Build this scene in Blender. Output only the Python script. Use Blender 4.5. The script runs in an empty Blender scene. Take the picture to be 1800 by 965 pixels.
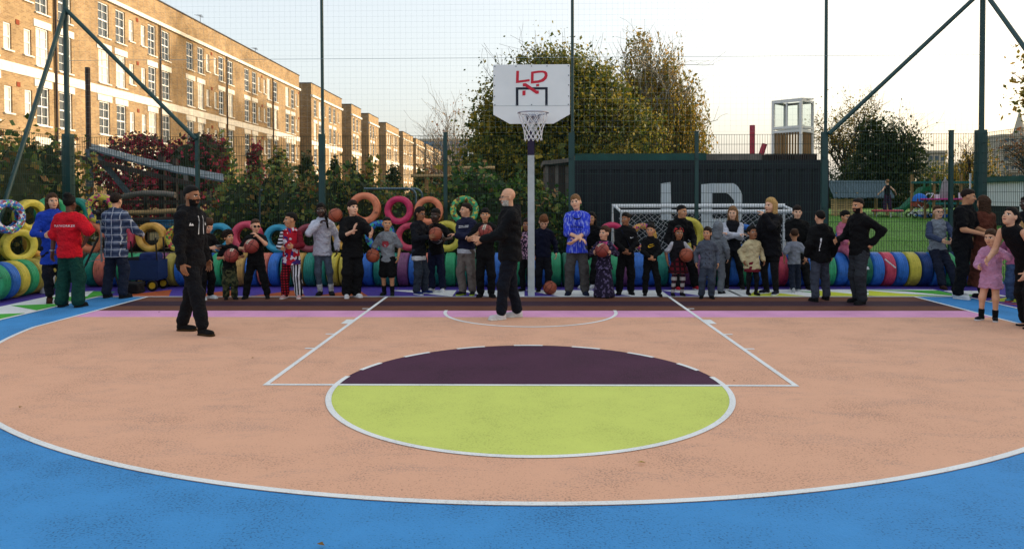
import bpy, math, random
import numpy as np
from mathutils import Vector, Matrix
from mathutils.bvhtree import BVHTree
R = math.radians
rnd = random.Random(7)
scene = bpy.context.scene
col = scene.collection

# ------------------------------------------------------------------ camera, sky, sun, exposure
cam_d = bpy.data.cameras.new('camera'); cam = bpy.data.objects.new('camera', cam_d); col.objects.link(cam)
cam_d.sensor_width = 36.0; cam_d.lens = 1257.83 / 1800 * 36; cam_d.shift_y = -111.5 / 1800
cam_d.clip_start = 0.1; cam_d.clip_end = 3000
YAW, PITCH, ROLL = 0.0186, 0.0207, 0.0027
cam.matrix_world = (Matrix.Translation((-0.031, -12.2956, 1.7335)) @ Matrix.Rotation(YAW, 4, 'Z')
                    @ Matrix.Rotation(math.pi / 2 - PITCH, 4, 'X') @ Matrix.Rotation(-ROLL, 4, 'Z'))
scene.camera = cam

SUN_AZ, SUN_EL = 72.0, 6.6          # degrees clockwise from +Y (straight ahead), above the horizon
world = bpy.data.worlds.new('World'); scene.world = world; world.use_nodes = True
wn = world.node_tree; bg = wn.nodes['Background']
sky = wn.nodes.new('ShaderNodeTexSky'); sky.sky_type = 'NISHITA'; sky.sun_disc = False
sky.sun_elevation = R(SUN_EL); sky.sun_rotation = R(SUN_AZ)
sky.altitude = 0; sky.air_density = 0.75; sky.dust_density = 6.0; sky.ozone_density = 0.4
veil = wn.nodes.new('ShaderNodeMix'); veil.data_type = 'RGBA'; veil.blend_type = 'ADD'; veil.inputs[0].default_value = 1.0
veil.inputs[7].default_value = (1.85, 1.92, 1.94, 1)      # thin even high cloud over the clear sky
wn.links.new(sky.outputs[0], veil.inputs[6]); wn.links.new(veil.outputs[2], bg.inputs[0]); bg.inputs[1].default_value = 0.15
sun_d = bpy.data.lights.new('sun', 'SUN'); sun_d.energy = 2.9; sun_d.angle = R(0.6); sun_d.color = (1.0, 0.84, 0.65)
sun = bpy.data.objects.new('sun', sun_d); col.objects.link(sun)
sv = Vector((math.sin(R(SUN_AZ)) * math.cos(R(SUN_EL)), math.cos(R(SUN_AZ)) * math.cos(R(SUN_EL)), math.sin(R(SUN_EL))))
sun.rotation_euler = sv.to_track_quat('Z', 'Y').to_euler(); sun.location = (30, 20, 30)
scene.view_settings.view_transform = 'Standard'; scene.view_settings.look = 'None'
scene.view_settings.gamma = 1.0; scene.view_settings.exposure = 0.98

# ------------------------------------------------------------------ materials
def lin(c):
    return tuple(((v / 12.92) if v <= 0.04045 else ((v + 0.055) / 1.055) ** 2.4) for v in c)
def hexc(h):
    return lin(tuple(int(h[i:i + 2], 16) / 255 for i in (0, 2, 4)))
MATS = {}
def nodes_of(name):
    m = bpy.data.materials.new(name); m.use_nodes = True
    nt = m.node_tree; return m, nt, nt.nodes['Principled BSDF']
def N(nt, t, **kw):
    n = nt.nodes.new(t)
    for k, v in kw.items(): setattr(n, k, v)
    return n
def mat(name, c, rough=0.75, var=0.18, vscale=6.0, bump=0.0, bscale=40.0, spec=0.3, metal=0.0, coord='Object', sheen=0.0, alpha=None):
    """plain procedural surface: base colour with large and small mottling and a fine relief"""
    if name in MATS: return MATS[name]
    m, nt, b = nodes_of(name)
    b.inputs['Roughness'].default_value = rough; b.inputs['Metallic'].default_value = metal
    b.inputs['Specular IOR Level'].default_value = spec
    if sheen: b.inputs['Sheen Weight'].default_value = sheen
    tc = N(nt, 'ShaderNodeTexCoord')
    n1 = N(nt, 'ShaderNodeTexNoise'); n1.inputs['Scale'].default_value = vscale; n1.inputs['Detail'].default_value = 5
    nt.links.new(tc.outputs[coord], n1.inputs['Vector'])
    mr = N(nt, 'ShaderNodeMapRange'); mr.inputs[1].default_value = 0.3; mr.inputs[2].default_value = 0.7
    mr.inputs[3].default_value = 1 - var; mr.inputs[4].default_value = 1 + var
    nt.links.new(n1.outputs['Fac'], mr.inputs[0])
    mx = N(nt, 'ShaderNodeMix', data_type='RGBA', blend_type='MULTIPLY'); mx.inputs[0].default_value = 1
    mx.inputs[6].default_value = (*c, 1)
    nt.links.new(mr.outputs[0], mx.inputs[7]); nt.links.new(mx.outputs[2], b.inputs['Base Color'])
    if bump:
        n2 = N(nt, 'ShaderNodeTexNoise'); n2.inputs['Scale'].default_value = bscale; n2.inputs['Detail'].default_value = 4
        nt.links.new(tc.outputs[coord], n2.inputs['Vector'])
        bp = N(nt, 'ShaderNodeBump'); bp.inputs['Strength'].default_value = bump; bp.inputs['Distance'].default_value = 0.01 if bscale > 18 or bscale < 17 else 0.045
        nt.links.new(n2.outputs['Fac'], bp.inputs['Height']); nt.links.new(bp.outputs[0], b.inputs['Normal'])
    MATS[name] = m; return m
def court_mat(name, c, pit=0.35, blotch=0.12, dust=0.0):
    """painted porous asphalt: paint colour, dark pits between the stones, scuffs and a stony relief"""
    m, nt, b = nodes_of(name); L = nt.links.new
    b.inputs['Roughness'].default_value = 0.82; b.inputs['Specular IOR Level'].default_value = 0.25
    tc = N(nt, 'ShaderNodeTexCoord')
    vo = N(nt, 'ShaderNodeTexVoronoi'); vo.inputs['Scale'].default_value = 85
    L(tc.outputs['Object'], vo.inputs['Vector'])
    big = N(nt, 'ShaderNodeTexNoise'); big.inputs['Scale'].default_value = 1.6; big.inputs['Detail'].default_value = 6; big.inputs['Roughness'].default_value = 0.62
    L(tc.outputs['Object'], big.inputs['Vector'])
    mid = N(nt, 'ShaderNodeTexNoise'); mid.inputs['Scale'].default_value = 70; mid.inputs['Detail'].default_value = 4
    L(tc.outputs['Object'], mid.inputs['Vector'])
    # pits: fine noise thresholded, denser where the paint is worn
    ad = N(nt, 'ShaderNodeMath', operation='ADD'); L(mid.outputs['Fac'], ad.inputs[0])
    bs = N(nt, 'ShaderNodeMath', operation='MULTIPLY_ADD'); bs.inputs[1].default_value = 0.45; bs.inputs[2].default_value = -0.225
    L(big.outputs['Fac'], bs.inputs[0]); L(bs.outputs[0], ad.inputs[1])
    pr = N(nt, 'ShaderNodeMapRange'); pr.inputs[1].default_value = 0.56; pr.inputs[2].default_value = 0.70; pr.inputs[3].default_value = 1; pr.inputs[4].default_value = 1 - pit
    L(ad.outputs[0], pr.inputs[0])
    br = N(nt, 'ShaderNodeMapRange'); br.inputs[1].default_value = 0.3; br.inputs[2].default_value = 0.72; br.inputs[3].default_value = 1 + blotch * .6; br.inputs[4].default_value = 1 - blotch
    L(big.outputs['Fac'], br.inputs[0])
    mm = N(nt, 'ShaderNodeMath', operation='MULTIPLY'); L(pr.outputs[0], mm.inputs[0]); L(br.outputs[0], mm.inputs[1])
    mx = N(nt, 'ShaderNodeMix', data_type='RGBA', blend_type='MULTIPLY'); mx.inputs[0].default_value = 1; mx.inputs[6].default_value = (*c, 1)
    L(mm.outputs[0], mx.inputs[7])
    out = mx.outputs[2]
    if dust:   # grey scuffed patches
        sc = N(nt, 'ShaderNodeTexNoise'); sc.inputs['Scale'].default_value = 2.6; sc.inputs['Detail'].default_value = 8; sc.inputs['Roughness'].default_value = 0.7; sc.inputs['Distortion'].default_value = 0.6
        mp = N(nt, 'ShaderNodeMapping'); mp.inputs['Scale'].default_value = (0.55, 1.3, 1); L(tc.outputs['Object'], mp.inputs[0]); L(mp.outputs[0], sc.inputs['Vector'])
        sr = N(nt, 'ShaderNodeMapRange'); sr.inputs[1].default_value = 0.5; sr.inputs[2].default_value = 0.75; sr.inputs[3].default_value = 0; sr.inputs[4].default_value = dust
        L(sc.outputs['Fac'], sr.inputs[0])
        gn = N(nt, 'ShaderNodeMapRange'); gn.inputs[1].default_value = .42; gn.inputs[2].default_value = .58; L(mid.outputs['Fac'], gn.inputs[0])
        gm = N(nt, 'ShaderNodeMath', operation='MULTIPLY'); L(sr.outputs[0], gm.inputs[0]); L(gn.outputs[0], gm.inputs[1])
        m2 = N(nt, 'ShaderNodeMix', data_type='RGBA'); L(gm.outputs[0], m2.inputs[0]); L(out, m2.inputs[6]); m2.inputs[7].default_value = (0.22, 0.18, 0.17, 1)
        out = m2.outputs[2]
    L(out, b.inputs['Base Color'])
    hm = N(nt, 'ShaderNodeMath', operation='ADD'); L(vo.outputs['Distance'], hm.inputs[0]); L(mid.outputs['Fac'], hm.inputs[1])
    bp = N(nt, 'ShaderNodeBump'); bp.inputs['Strength'].default_value = 0.35; bp.inputs['Distance'].default_value = 0.006; bp.invert = True
    L(hm.outputs[0], bp.inputs['Height']); L(bp.outputs[0], b.inputs['Normal'])
    MATS[name] = m; return m
def leaf_mat(name, cols, trans=0.35):
    """leaves: each leaf (mesh island) takes its own colour from the ramp and lets light through"""
    m, nt, b = nodes_of(name); L = nt.links.new
    ge = N(nt, 'ShaderNodeNewGeometry'); cr = N(nt, 'ShaderNodeValToRGB')
    el = cr.color_ramp.elements
    while len(el) < len(cols): el.new(0.5)
    for i, c in enumerate(cols): el[i].position = i / max(1, len(cols) - 1); el[i].color = (*c, 1)
    L(ge.outputs['Random Per Island'], cr.inputs[0]); L(cr.outputs[0], b.inputs['Base Color'])
    b.inputs['Roughness'].default_value = 0.6; b.inputs['Specular IOR Level'].default_value = 0.3
    tr = N(nt, 'ShaderNodeBsdfTranslucent'); L(cr.outputs[0], tr.inputs[0])
    mx = N(nt, 'ShaderNodeMixShader'); mx.inputs[0].default_value = trans
    L(b.outputs[0], mx.inputs[1]); L(tr.outputs[0], mx.inputs[2]); L(mx.outputs[0], nt.nodes['Material Output'].inputs[0])
    MATS[name] = m; return m

# ------------------------------------------------------------------ mesh helpers
class MB:
    def __init__(s): s.v = []; s.f = []; s.m = []
    def add(s, vs, fs, mi=0):
        o = len(s.v); s.v.extend([tuple(x) for x in vs]); s.f.extend([tuple(i + o for i in f) for f in fs]); s.m.extend([mi] * len(fs)); return s
    def box(s, c, d, M=None, mi=0):
        x, y, z = (k / 2 for k in d)
        vs = [Vector((sx * x, sy * y, sz * z)) for sx in (-1, 1) for sy in (-1, 1) for sz in (-1, 1)]
        if M is not None: vs = [M @ q for q in vs]
        vs = [q + Vector(c) for q in vs]
        return s.add(vs, [(0, 1, 3, 2), (4, 6, 7, 5), (0, 4, 5, 1), (2, 3, 7, 6), (0, 2, 6, 4), (1, 5, 7, 3)], mi)
    def cyl(s, p0, p1, r0, r1=None, n=10, cap=True, mi=0):
        p0, p1 = Vector(p0), Vector(p1); r1 = r0 if r1 is None else r1
        d = (p1 - p0).normalized(); a = d.orthogonal().normalized(); b = d.cross(a)
        vs = []
        for p, r in ((p0, r0), (p1, r1)):
            for i in range(n):
                t = 2 * math.pi * i / n; vs.append(p + (a * math.cos(t) + b * math.sin(t)) * r)
        fs = [(i, (i + 1) % n, n + (i + 1) % n, n + i) for i in range(n)]
        if cap: fs += [tuple(range(n - 1, -1, -1)), tuple(range(n, 2 * n))]
        return s.add(vs, fs, mi)
    def tube(s, path, r, n=8, closed=False, mi=0):
        P = [Vector(p) for p in path]; k = len(P); rr = r if isinstance(r, (list, tuple)) else [r] * k
        vs = []; a = None
        for i in range(k):
            d = (P[(i + 1) % k] - P[i - 1]) if closed else (P[min(i + 1, k - 1)] - P[max(i - 1, 0)])
            d.normalize()
            if a is None: a = d.orthogonal().normalized()
            a = (a - d * a.dot(d)); a = a.normalized() if a.length > 1e-6 else d.orthogonal().normalized()
            b = d.cross(a)
            for j in range(n):
                t = 2 * math.pi * j / n; vs.append(P[i] + (a * math.cos(t) + b * math.sin(t)) * rr[i])
        fs = []
        for i in range(k if closed else k - 1):
            for j in range(n):
                i2 = (i + 1) % k
                fs.append((i * n + j, i * n + (j + 1) % n, i2 * n + (j + 1) % n, i2 * n + j))
        if not closed: fs += [tuple(range(n - 1, -1, -1)), tuple(range((k - 1) * n, k * n))]
        return s.add(vs, fs, mi)
    def prism(s, poly, z0, z1, mi=0):
        n = len(poly); vs = [(x, y, z0) for x, y in poly] + [(x, y, z1) for x, y in poly]
        return s.add(vs, [tuple(range(n - 1, -1, -1)), tuple(range(n, 2 * n))] + [(i, (i + 1) % n, n + (i + 1) % n, n + i) for i in range(n)], mi)
    def flat(s, poly, z, mi=0):
        return s.add([(x, y, z) for x, y in poly], [tuple(range(len(poly)))], mi)
    def lathe(s, prof, n, axis='Z', closed=True, mi=0):
        """prof: (radius, height) loop"""
        k = len(prof); vs = []
        for i in range(n):
            t = 2 * math.pi * i / n; c, q = math.cos(t), math.sin(t)
            for r, h in prof:
                vs.append({'Z': (r * c, r * q, h), 'X': (h, r * c, r * q), 'Y': (r * c, h, r * q)}[axis])
        fs = []
        for i in range(n):
            i2 = (i + 1) % n
            for j in range(k if closed else k - 1):
                j2 = (j + 1) % k; fs.append((i * k + j, i2 * k + j, i2 * k + j2, i * k + j2))
        return s.add(vs, fs, mi)
    def mesh(s, name, smooth=None):
        me = bpy.data.meshes.new(name); me.from_pydata(s.v, [], s.f)
        if any(s.m): me.polygons.foreach_set('material_index', s.m)
        if smooth is not None:
            me.polygons.foreach_set('use_smooth', [True] * len(me.polygons))
            if smooth < 180: me.set_sharp_from_angle(angle=R(smooth))
        me.update(); return me
    def build(s, name, m, parent=None, smooth=None, **kw):
        return obj(name, s.mesh(name, smooth), m, parent, **kw)
def obj(name, me, m=None, parent=None, loc=None, label=None, cat=None, group=None, kind=None):
    o = bpy.data.objects.new(name, me); col.objects.link(o)
    if m is not None and me is not None and len(me.materials) == 0:
        for x in (m if isinstance(m, (list, tuple)) else [m]): me.materials.append(x)
    if parent is not None: o.parent = parent
    if loc is not None: o.location = loc
    tag(o, label, cat, group, kind); return o
def tag(o, label=None, cat=None, group=None, kind=None):
    if label: o['label'] = label
    if cat: o['category'] = cat
    if group: o['group'] = group
    if kind: o['kind'] = kind
    return o
def empty(name, loc, label=None, cat=None, group=None, rz=0.0):
    o = bpy.data.objects.new(name, None); col.objects.link(o); o.location = loc; o.rotation_euler = (0, 0, rz)
    o.empty_display_size = 0.1
    return tag(o, label, cat, group)
def copy_tree(o, parent=None):
    c = o.copy(); col.objects.link(c); c.parent = parent
    for ch in list(o.children): copy_tree(ch, c)
    return c

# ------------------------------------------------------------------ ground and court
mat('earth', hexc('4a4a33'), .95, .35, .6, .6, 8)
mat('tarmac', (0.05, 0.05, 0.055), .9, .2, 3, .4, 60)
g = MB(); g.flat([(-900, -200), (900, -200), (900, 1800), (-900, 1800)], -0.06)
g.build('ground', MATS['earth'], kind='structure')
BLUE = court_mat('court_blue', hexc('3e89c6'), .5, .12)
PEACH = court_mat('court_peach', hexc('d6a589'), .38, .04, .6)
PINK = court_mat('court_pink', hexc('d498c0'), .25, .10)
BROWN = court_mat('court_brown', hexc('664030'), .3, .12)
PLUM = court_mat('court_plum', hexc('44203a'), .45, .15)
LIME = court_mat('court_lime', hexc('c4d068'), .22, .08)
PURPLE = court_mat('court_purple', hexc('4a3a96'), .3, .12)
ORANGE = court_mat('court_orange', hexc('a8542e'), .3, .12)
GREEN = court_mat('court_green', hexc('4aa83e'), .25, .1)
YELLOW = court_mat('court_yellow', hexc('c4ce3a'), .25, .1)
WHITE = court_mat('court_white', hexc('dfe3e4'), .2, .08, .16)
FX, FY = 9.33, 2.12          # fence line: half width and end
court = MB().flat([(-FX - .15, -16), (FX + .15, -16), (FX + .15, FY + .25), (-FX - .15, FY + .25)], 0.0).build('court', BLUE, kind='structure')
def paint(name, polys, m, z):
    b = MB()
    for p in polys: b.flat(p, z * .5)
    return b.build(name, m, court)
def arc(cx, cy, r, a0, a1, n=64):
    return [(cx + r * math.cos(a0 + (a1 - a0) * i / n), cy + r * math.sin(a0 + (a1 - a0) * i / n)) for i in range(n + 1)]
def arc_band(cx, cy, r0, r1, a0, a1, n=64):
    o, i = arc(cx, cy, r1, a0, a1, n), arc(cx, cy, r0, a0, a1, n)
    return [[o[k], o[k + 1], i[k + 1], i[k]] for k in range(n)]
HY, R3, X3 = -1.575, 6.75, 6.62
ya = HY - math.sqrt(R3 * R3 - X3 * X3); aa = math.atan2(ya - HY, -X3)
def area(y0, y1):
    return [[(-X3, y0), (-X3, y1), (X3, y1), (X3, y0)]]
arc3 = arc(0, HY, R3, aa, -math.pi - aa, 96)
paint('three_point_area', [[(-X3, -2.07)] + arc3 + [(X3, -2.07)]], PEACH, .004)
paint('brown_stripe', area(-.025, -.52) + area(-1.04, -1.5), BROWN, .004)
paint('plum_stripe', area(-.52, -1.04), court_mat('court_dark_plum', hexc('38202e'), .3, .12), .004)
paint('pink_stripe', area(-1.5, -2.07), PINK, .004)
FT = -5.8
paint('lime_half_circle', [arc(0, FT, 1.78, math.pi, 2 * math.pi)], LIME, .008)
paint('plum_half_circle', [arc(0, FT, 1.78, 0, math.pi)], PLUM, .008)
lw = .05
def ln(x0, y0, x1, y1): return [[(x0, y0), (x1, y0), (x1, y1), (x0, y1)]]
paint('baseline', ln(-7.5, -.025, 7.5, .03), WHITE, .012)
paint('sideline', ln(-7.5, -15.5, -7.45, -.025), WHITE, .0125); paint('sideline', ln(7.45, -15.5, 7.5, -.025), WHITE, .0125)
paint('three_point_line', arc_band(0, HY, R3 - lw, R3, aa, -math.pi - aa, 96) + ln(-X3, ya, -X3 + lw, -.025) + ln(X3 - lw, ya, X3, -.025), WHITE, .0122)
XK = 2.45
paint('lane_line', ln(-XK, FT, -XK + lw, -.025), WHITE, .012); paint('lane_line', ln(XK - lw, FT, XK, -.025), WHITE, .012)
paint('free_throw_line', ln(-XK, FT - .0, XK, FT + lw), WHITE, .0132)
tk = []
for s in (-1, 1):
    for y0, y1 in ((-1.30, -1.35), (-2.30, -2.62), (-3.33, -3.38), (-4.18, -4.23)):
        a, b = sorted((s * XK, s * (XK + .10))); tk += ln(a, y0, b, y1)
paint('lane_mark', tk, WHITE, .012)
ext = .19
paint('free_throw_circle_line', arc_band(0, FT, 1.75, 1.80, -math.pi - ext, ext, 72), WHITE, .0142)
ds = []
for k in range(-3, 4):
    c = math.pi / 2 + k * .38; ds += arc_band(0, FT, 1.75, 1.80, c - .094, c + .094, 6)
paint('circle_dash', ds, WHITE, .0128)
paint('no_charge_line', arc_band(.04, HY, 1.25, 1.30, math.pi, 2 * math.pi, 48) + ln(-1.26, HY, -1.21, HY + .09) + ln(1.29, HY, 1.34, HY + .09), WHITE, .012)
# coloured border of triangles behind the baseline and outside the sidelines
paint('purple_border', [[(-FX, .03), (FX, .03), (FX, FY), (-FX, FY)], [(-FX, -15.5), (-7.5, -15.5), (-7.5, .03), (-FX, .03)], [(7.5, -15.5), (FX, -15.5), (FX, .03), (7.5, .03)]], PURPLE, .004)
tri_w, tri_y, tri_g, tri_o, quad_w = [], [], [], [], []
x = -2.55
for k in range(5):                           # white wedges on purple
    tri_w.append([(x, .85), (x + .62, .03), (x + 1.25, .03), (x + 1.25, .85)] if k else [(x, .85), (x + 1.25, .03), (x + 1.25, .85)]); x += 1.25
quad_w.append([(x - .05, .05), (7.45, .05), (7.45, .95), (x - .05, .95)])
x0 = x + .1
for k, t in enumerate((0, 1.15, 2.05)):
    tri_y.append([(x0 + t, .05), (x0 + t + 1.0, .05), (x0 + t + .35, .78)])
for x0 in (5.35, 6.35, 7.25):
    tri_g.append([(x0 - .55, .78), (x0 + .85, .05), (x0 + .1, .05)])
tri_g.append([(6.2, .90), (7.45, .78), (7.45, .40)])
for x0 in (-6.8, -5.6, -4.4, -3.3):
    tri_o.append([(x0 - .45, .03), (x0 + .55, .03), (x0 + .15, .95)])
quad_w.append([(-8.25, -9), (-7.5, -9), (-7.5, .03), (-8.0, .75), (-8.4, .5)])
for y0 in (-.25, -1.15, -2.1, -3.0, -4):
    tri_g.append([(-7.52, y0 + .35), (-7.52, y0 - .35), (-8.3, y0 + .15)])
tri_g.append([(-7.7, .05), (-7.5, .03), (-7.52, .6), (-8.0, .72)])
quad_w.append([(7.52, .03), (8.2, .03), (8.2, .75), (7.52, .75)])
for y0 in (-.6, -2.4, -4.2):
    tri_y.append([(7.52, y0 + .1), (8.3, y0 - .3), (8.3, y0 + .65)]); tri_o.append([(7.52, y0 - .1), (8.3, y0 - 1.0), (8.3, y0 - .35)])
paint('white_panel', quad_w, WHITE, .008); paint('white_triangle', tri_w, WHITE, .008)
paint('yellow_triangle', tri_y, YELLOW, .012); paint('green_triangle', tri_g, GREEN, .0118); paint('orange_triangle', tri_o, ORANGE, .008)

# fallen leaves scattered on the court
lf = leaf_mat('fallen_leaf', [hexc('5a3a1c'), hexc('8a6a2a'), hexc('3a2a1c'), hexc('b09a3a')], .1)
b = MB()
for k in range(100):
    if k < 85: px, py = rnd.uniform(-9, 9), 1.1 + rnd.gauss(0, .45)
    else: px, py = rnd.uniform(-7, 7), rnd.uniform(-9.5, 0)
    if py > 2: continue
    a = rnd.uniform(0, 6.3); s = rnd.uniform(.014, .03)
    ca, sa = math.cos(a) * s, math.sin(a) * s
    b.add([(px + ca, py + sa, .017), (px - sa * .5, py + ca * .5, .027), (px - ca, py - sa, .018), (px + sa * .5, py - ca * .5, .022)], [(0, 1, 2, 3)])
b.build('fallen_leaves', lf, kind='stuff', label='dry fallen leaves scattered on the painted court', cat='leaves')

# ------------------------------------------------------------------ perimeter fence
mat('fence_green', hexc('0c3a3a'), .45, .12, 5, spec=.5)
mat('wire_green', hexc('10342f'), .5, .1, 5, spec=.4)
mat('net_cord', hexc('9fb0b4'), .8, .1, 5)
fence = empty('mesh_fence', (0, FY, 0), 'tall dark green welded mesh fence on steel posts behind the tyres', 'fence')
def fpart(b, name, m, **kw):
    b.v = [(x, y - FY, z) for x, y, z in b.v]; return b.build(name, m, fence, **kw)
PX = [-9.33] + [0.88 + 2.52 * k for k in range(-3, 4)] + [9.02]
FH, TH = 2.95, 6.9
TALL = {-4.16, 0.88, 5.92}
for i, x in enumerate(PX):
    b = MB()
    if i in (0, len(PX) - 1):
        b.box((x, FY, 1.51), (.16, .16, 3.02)); b.cyl((x, FY - .02, 2.9), (x, FY - .02, TH), .05, n=12)
        fpart(b, 'corner_post', MATS['fence_green'], smooth=40)
    elif i in (2, 4, 6):
        b.box((x, FY, 1.5), (.08, .08, 3.0)); b.box((x + .055, FY, 1.5), (.045, .07, 3.0)); b.cyl((x + .04, FY, 2.4), (x + .04, FY, TH), .032, n=10)
        fpart(b, 'tall_post', MATS['fence_green'], smooth=40)
    else:
        b.box((x, FY, 1.5), (.07, .07, 3.0)); b.box((x, FY, 3.01), (.08, .08, .02)); fpart(b, 'post', MATS['fence_green'])
    for z in (.5, 1.5, 2.5):
        fpart(MB().box((x, FY - .05, z), (.06, .03, .05)), 'clamp', MATS['fence_green'])
def wire_panel(p0, p1, z0, z1, dv, dh, r, name, twin=True):
    b = MB(); p0, p1 = Vector(p0), Vector(p1); L = (p1 - p0).length; d = (p1 - p0) / L; n = Vector((-d.y, d.x, 0))
    M = Matrix.Rotation(math.atan2(d.y, d.x), 3, 'Z')
    k = int(L / dv)
    for i in range(k + 1):
        c = p0 + d * (i * L / k); b.box((c.x, c.y, (z0 + z1) / 2), (2 * r, 2 * r, z1 - z0), M)
    k = int((z1 - z0) / dh + .5)
    for i in range(k + 1):
        z = z0 + (z1 - z0) * i / k
        for s in ((-1, 1) if twin else (1,)):
            c = (p0 + p1) / 2 + n * (s * 2 * r); b.box((c.x, c.y, z), (L, 2 * r, 2 * r * (1.3 if twin else 1)), M)
    return fpart(b, name, MATS['wire_green' if twin else 'net_cord'], kind='stuff')
for a, c in zip(PX[:-1], PX[1:]):
    wire_panel((a + .04, FY, 0), (c - .04, FY, 0), .04, FH, .05, .2, .0026, 'mesh_panel')
for a, c in zip([PX[0]] + [PX[i] for i in (2, 4, 6)], [PX[i] for i in (2, 4, 6)] + [PX[-1]]):
    wire_panel((a + .05, FY, 0), (c - .05, FY, 0), FH + .06, TH - .1, .11, .11, .0007, 'net_panel', False)
b = MB()
for z in (4.5,): b.cyl((PX[0], FY - .03, z), (PX[-1], FY - .03, z), .004, n=6)
fpart(b, 'cable', MATS['net_cord'])
for s in (-1, 1):                       # side runs towards the camera
    x = PX[0] if s < 0 else PX[-1]
    ys = [FY - 2.52 * k for k in range(0, 3)]
    for a, c in zip(ys[:-1], ys[1:]): wire_panel((x, a - .06, 0), (x, c + .06, 0), .04, FH, .05, .2, .0026, 'mesh_panel')
    for y in ys[1:]: fpart(MB().box((x, y, 1.5), (.07, .07, 3.0)), 'post', MATS['fence_green'])
def brace(p0, p1):
    fpart(MB().cyl(p0, p1, .042, n=10), 'brace', MATS['fence_green'], smooth=40)
brace((PX[0], FY - .04, 5.55), (PX[1], FY - .06, 2.9)); brace((PX[0], FY - .02, 5.55), (PX[0] + .02, FY - 2.3, .6))
brace((PX[-1], FY - .04, 5.75), (PX[-2] + 0.0, FY - .06, 2.98)) if False else brace((PX[-1], FY - .04, 5.78), (PX[6] + .08, FY - .06, 2.95))
brace((PX[-1], FY - .02, 5.78), (PX[-1] - .02, FY - 2.5, 2.95))

# ------------------------------------------------------------------ basketball hoop
mat('galvanised', hexc('b2babd'), .55, .1, 9, .1, 60, spec=.4, metal=.1)
mat('board_white', hexc('e6e9eb'), .4, .04, 3, spec=.5); mat('board_red', hexc('c8243a'), .45, .04, 4); mat('board_navy', hexc('14182c'), .45, .05, 4)
mat('sleeve_purple', hexc('2c2440'), .7, .1, 8); mat('ring_steel', hexc('a8a8b4'), .4, .1, 8, metal=.6); mat('net_white', hexc('dcdde0'), .8, .05, 9)
mat('bolt', hexc('70767c'), .4, .1, 8, metal=.7)
hp = empty('basketball_hoop', (.07, .16, 0), 'white backboard with red letters on a grey square pole', 'hoop')
def hpart(b, name, m, parent=hp, **kw): return b.build(name, m, parent, **kw)
hpart(MB().box((0, 0, 1.22), (.115, .115, 2.44)), 'pole', MATS['galvanised'])
hpart(MB().box((0, 0, 2.66), (.118, .118, .44)), 'pole_sleeve', MATS['sleeve_purple'])
b = MB(); b.box((0, -.02, 3.1), (.1, .1, .46)); b.box((0, -.62, 3.12), (.09, 1.2, .09)); b.box((0, -.62, 2.93), (.05, 1.22, .05), Matrix.Rotation(R(14), 3, 'X')); b.box((0, -1.2, 3.2), (.7, .06, .06)); b.box((0, -1.2, 3.5), (.7, .06, .06)); b.box((0, -1.15, 3.35), (.08, .06, .4))
hpart(b, 'support_arm', MATS['galvanised'])
BY = -1.31
board = MB(); out = [(-.595, 3.77), (-.595, 3.0), (-.34, 2.855), (.34, 2.855), (.595, 3.0), (.595, 3.77)]
k = len(out); board.add([(x, BY, z) for x, z in out] + [(x, BY + .03, z) for x, z in out], [tuple(range(k)), tuple(range(2 * k - 1, k - 1, -1))] + [((i + 1) % k, i, k + i, k + (i + 1) % k) for i in range(k)])
bo = hpart(board, 'backboard', MATS['board_white'])
hpart(MB().box((0, BY - .002, 3.135), (1.18, .004, .006)), 'seam', MATS['galvanised'], bo)
b = MB()
for x in (-.57, -.24, 0, .24, .57):
    for z in (3.745, 3.15): b.cyl((x, BY - .008, z), (x, BY, z), .009, n=8)
for x in (-.575, .575):
    for z in (3.28, 3.45, 3.6): b.cyl((x, BY - .008, z), (x, BY, z), .009, n=8)
hpart(b, 'bolts', MATS['bolt'], bo)
def bpx(u, v):   # backboard artwork measured on the board (board spans 88..820 x 128..680 in these units)
    return ((u - 453) / 732 * 1.19, 3.77 - (v - 128) / 552 * .915)
def board_shape(name, polys, m, dy):
    b = MB()
    for p in polys:
        q = [bpx(*t) for t in p]; n = len(q)
        b.add([(x, BY - dy, z) for x, z in q] + [(x, BY - .0005, z) for x, z in q], [tuple(range(n))] + [((i + 1) % n, i, n + i, n + (i + 1) % n) for i in range(n)])
    return hpart(b, name, m, bo)
board_shape('target_square', [[(303, 340), (303, 515), (327, 515), (327, 340)], [(583, 340), (583, 515), (607, 515), (607, 340)], [(327, 340), (327, 362), (583, 362), (583, 340)]], MATS['board_navy'], .003)
board_shape('letter_l', [[(308, 187), (304, 301), (436, 284), (434, 264), (331, 277), (334, 186)]], MATS['board_red'], .004)
D_o = [(449, 196), (446, 306), (520, 300), (566, 288), (596, 262), (607, 232), (603, 206), (588, 191), (562, 186), (520, 186)]
D_i = [(474, 212), (472, 281), (516, 276), (548, 266), (568, 250), (578, 232), (577, 216), (566, 206), (548, 204), (515, 206)]
board_shape('letter_d', [[D_o[i], D_o[(i + 1) % 10], D_i[(i + 1) % 10], D_i[i]] for i in range(10)], MATS['board_red'], .004)
board_shape('letter_n', [[(370, 304), (370, 331), (392, 331), (497, 402), (522, 400), (522, 372), (500, 370), (400, 302)], [(366, 372), (366, 417), (395, 413), (396, 370)], [(497, 313), (497, 333), (525, 332), (525, 309)]], MATS['board_red'], .006)
RC = Vector((.02, BY - .32, 2.985)); rr = .228
hpart(MB().tube([RC + Vector((rr * math.cos(t), rr * math.sin(t), 0)) for t in [2 * math.pi * i / 40 for i in range(40)]], .011, 8, True), 'ring', MATS['ring_steel'], smooth=60)
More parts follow.
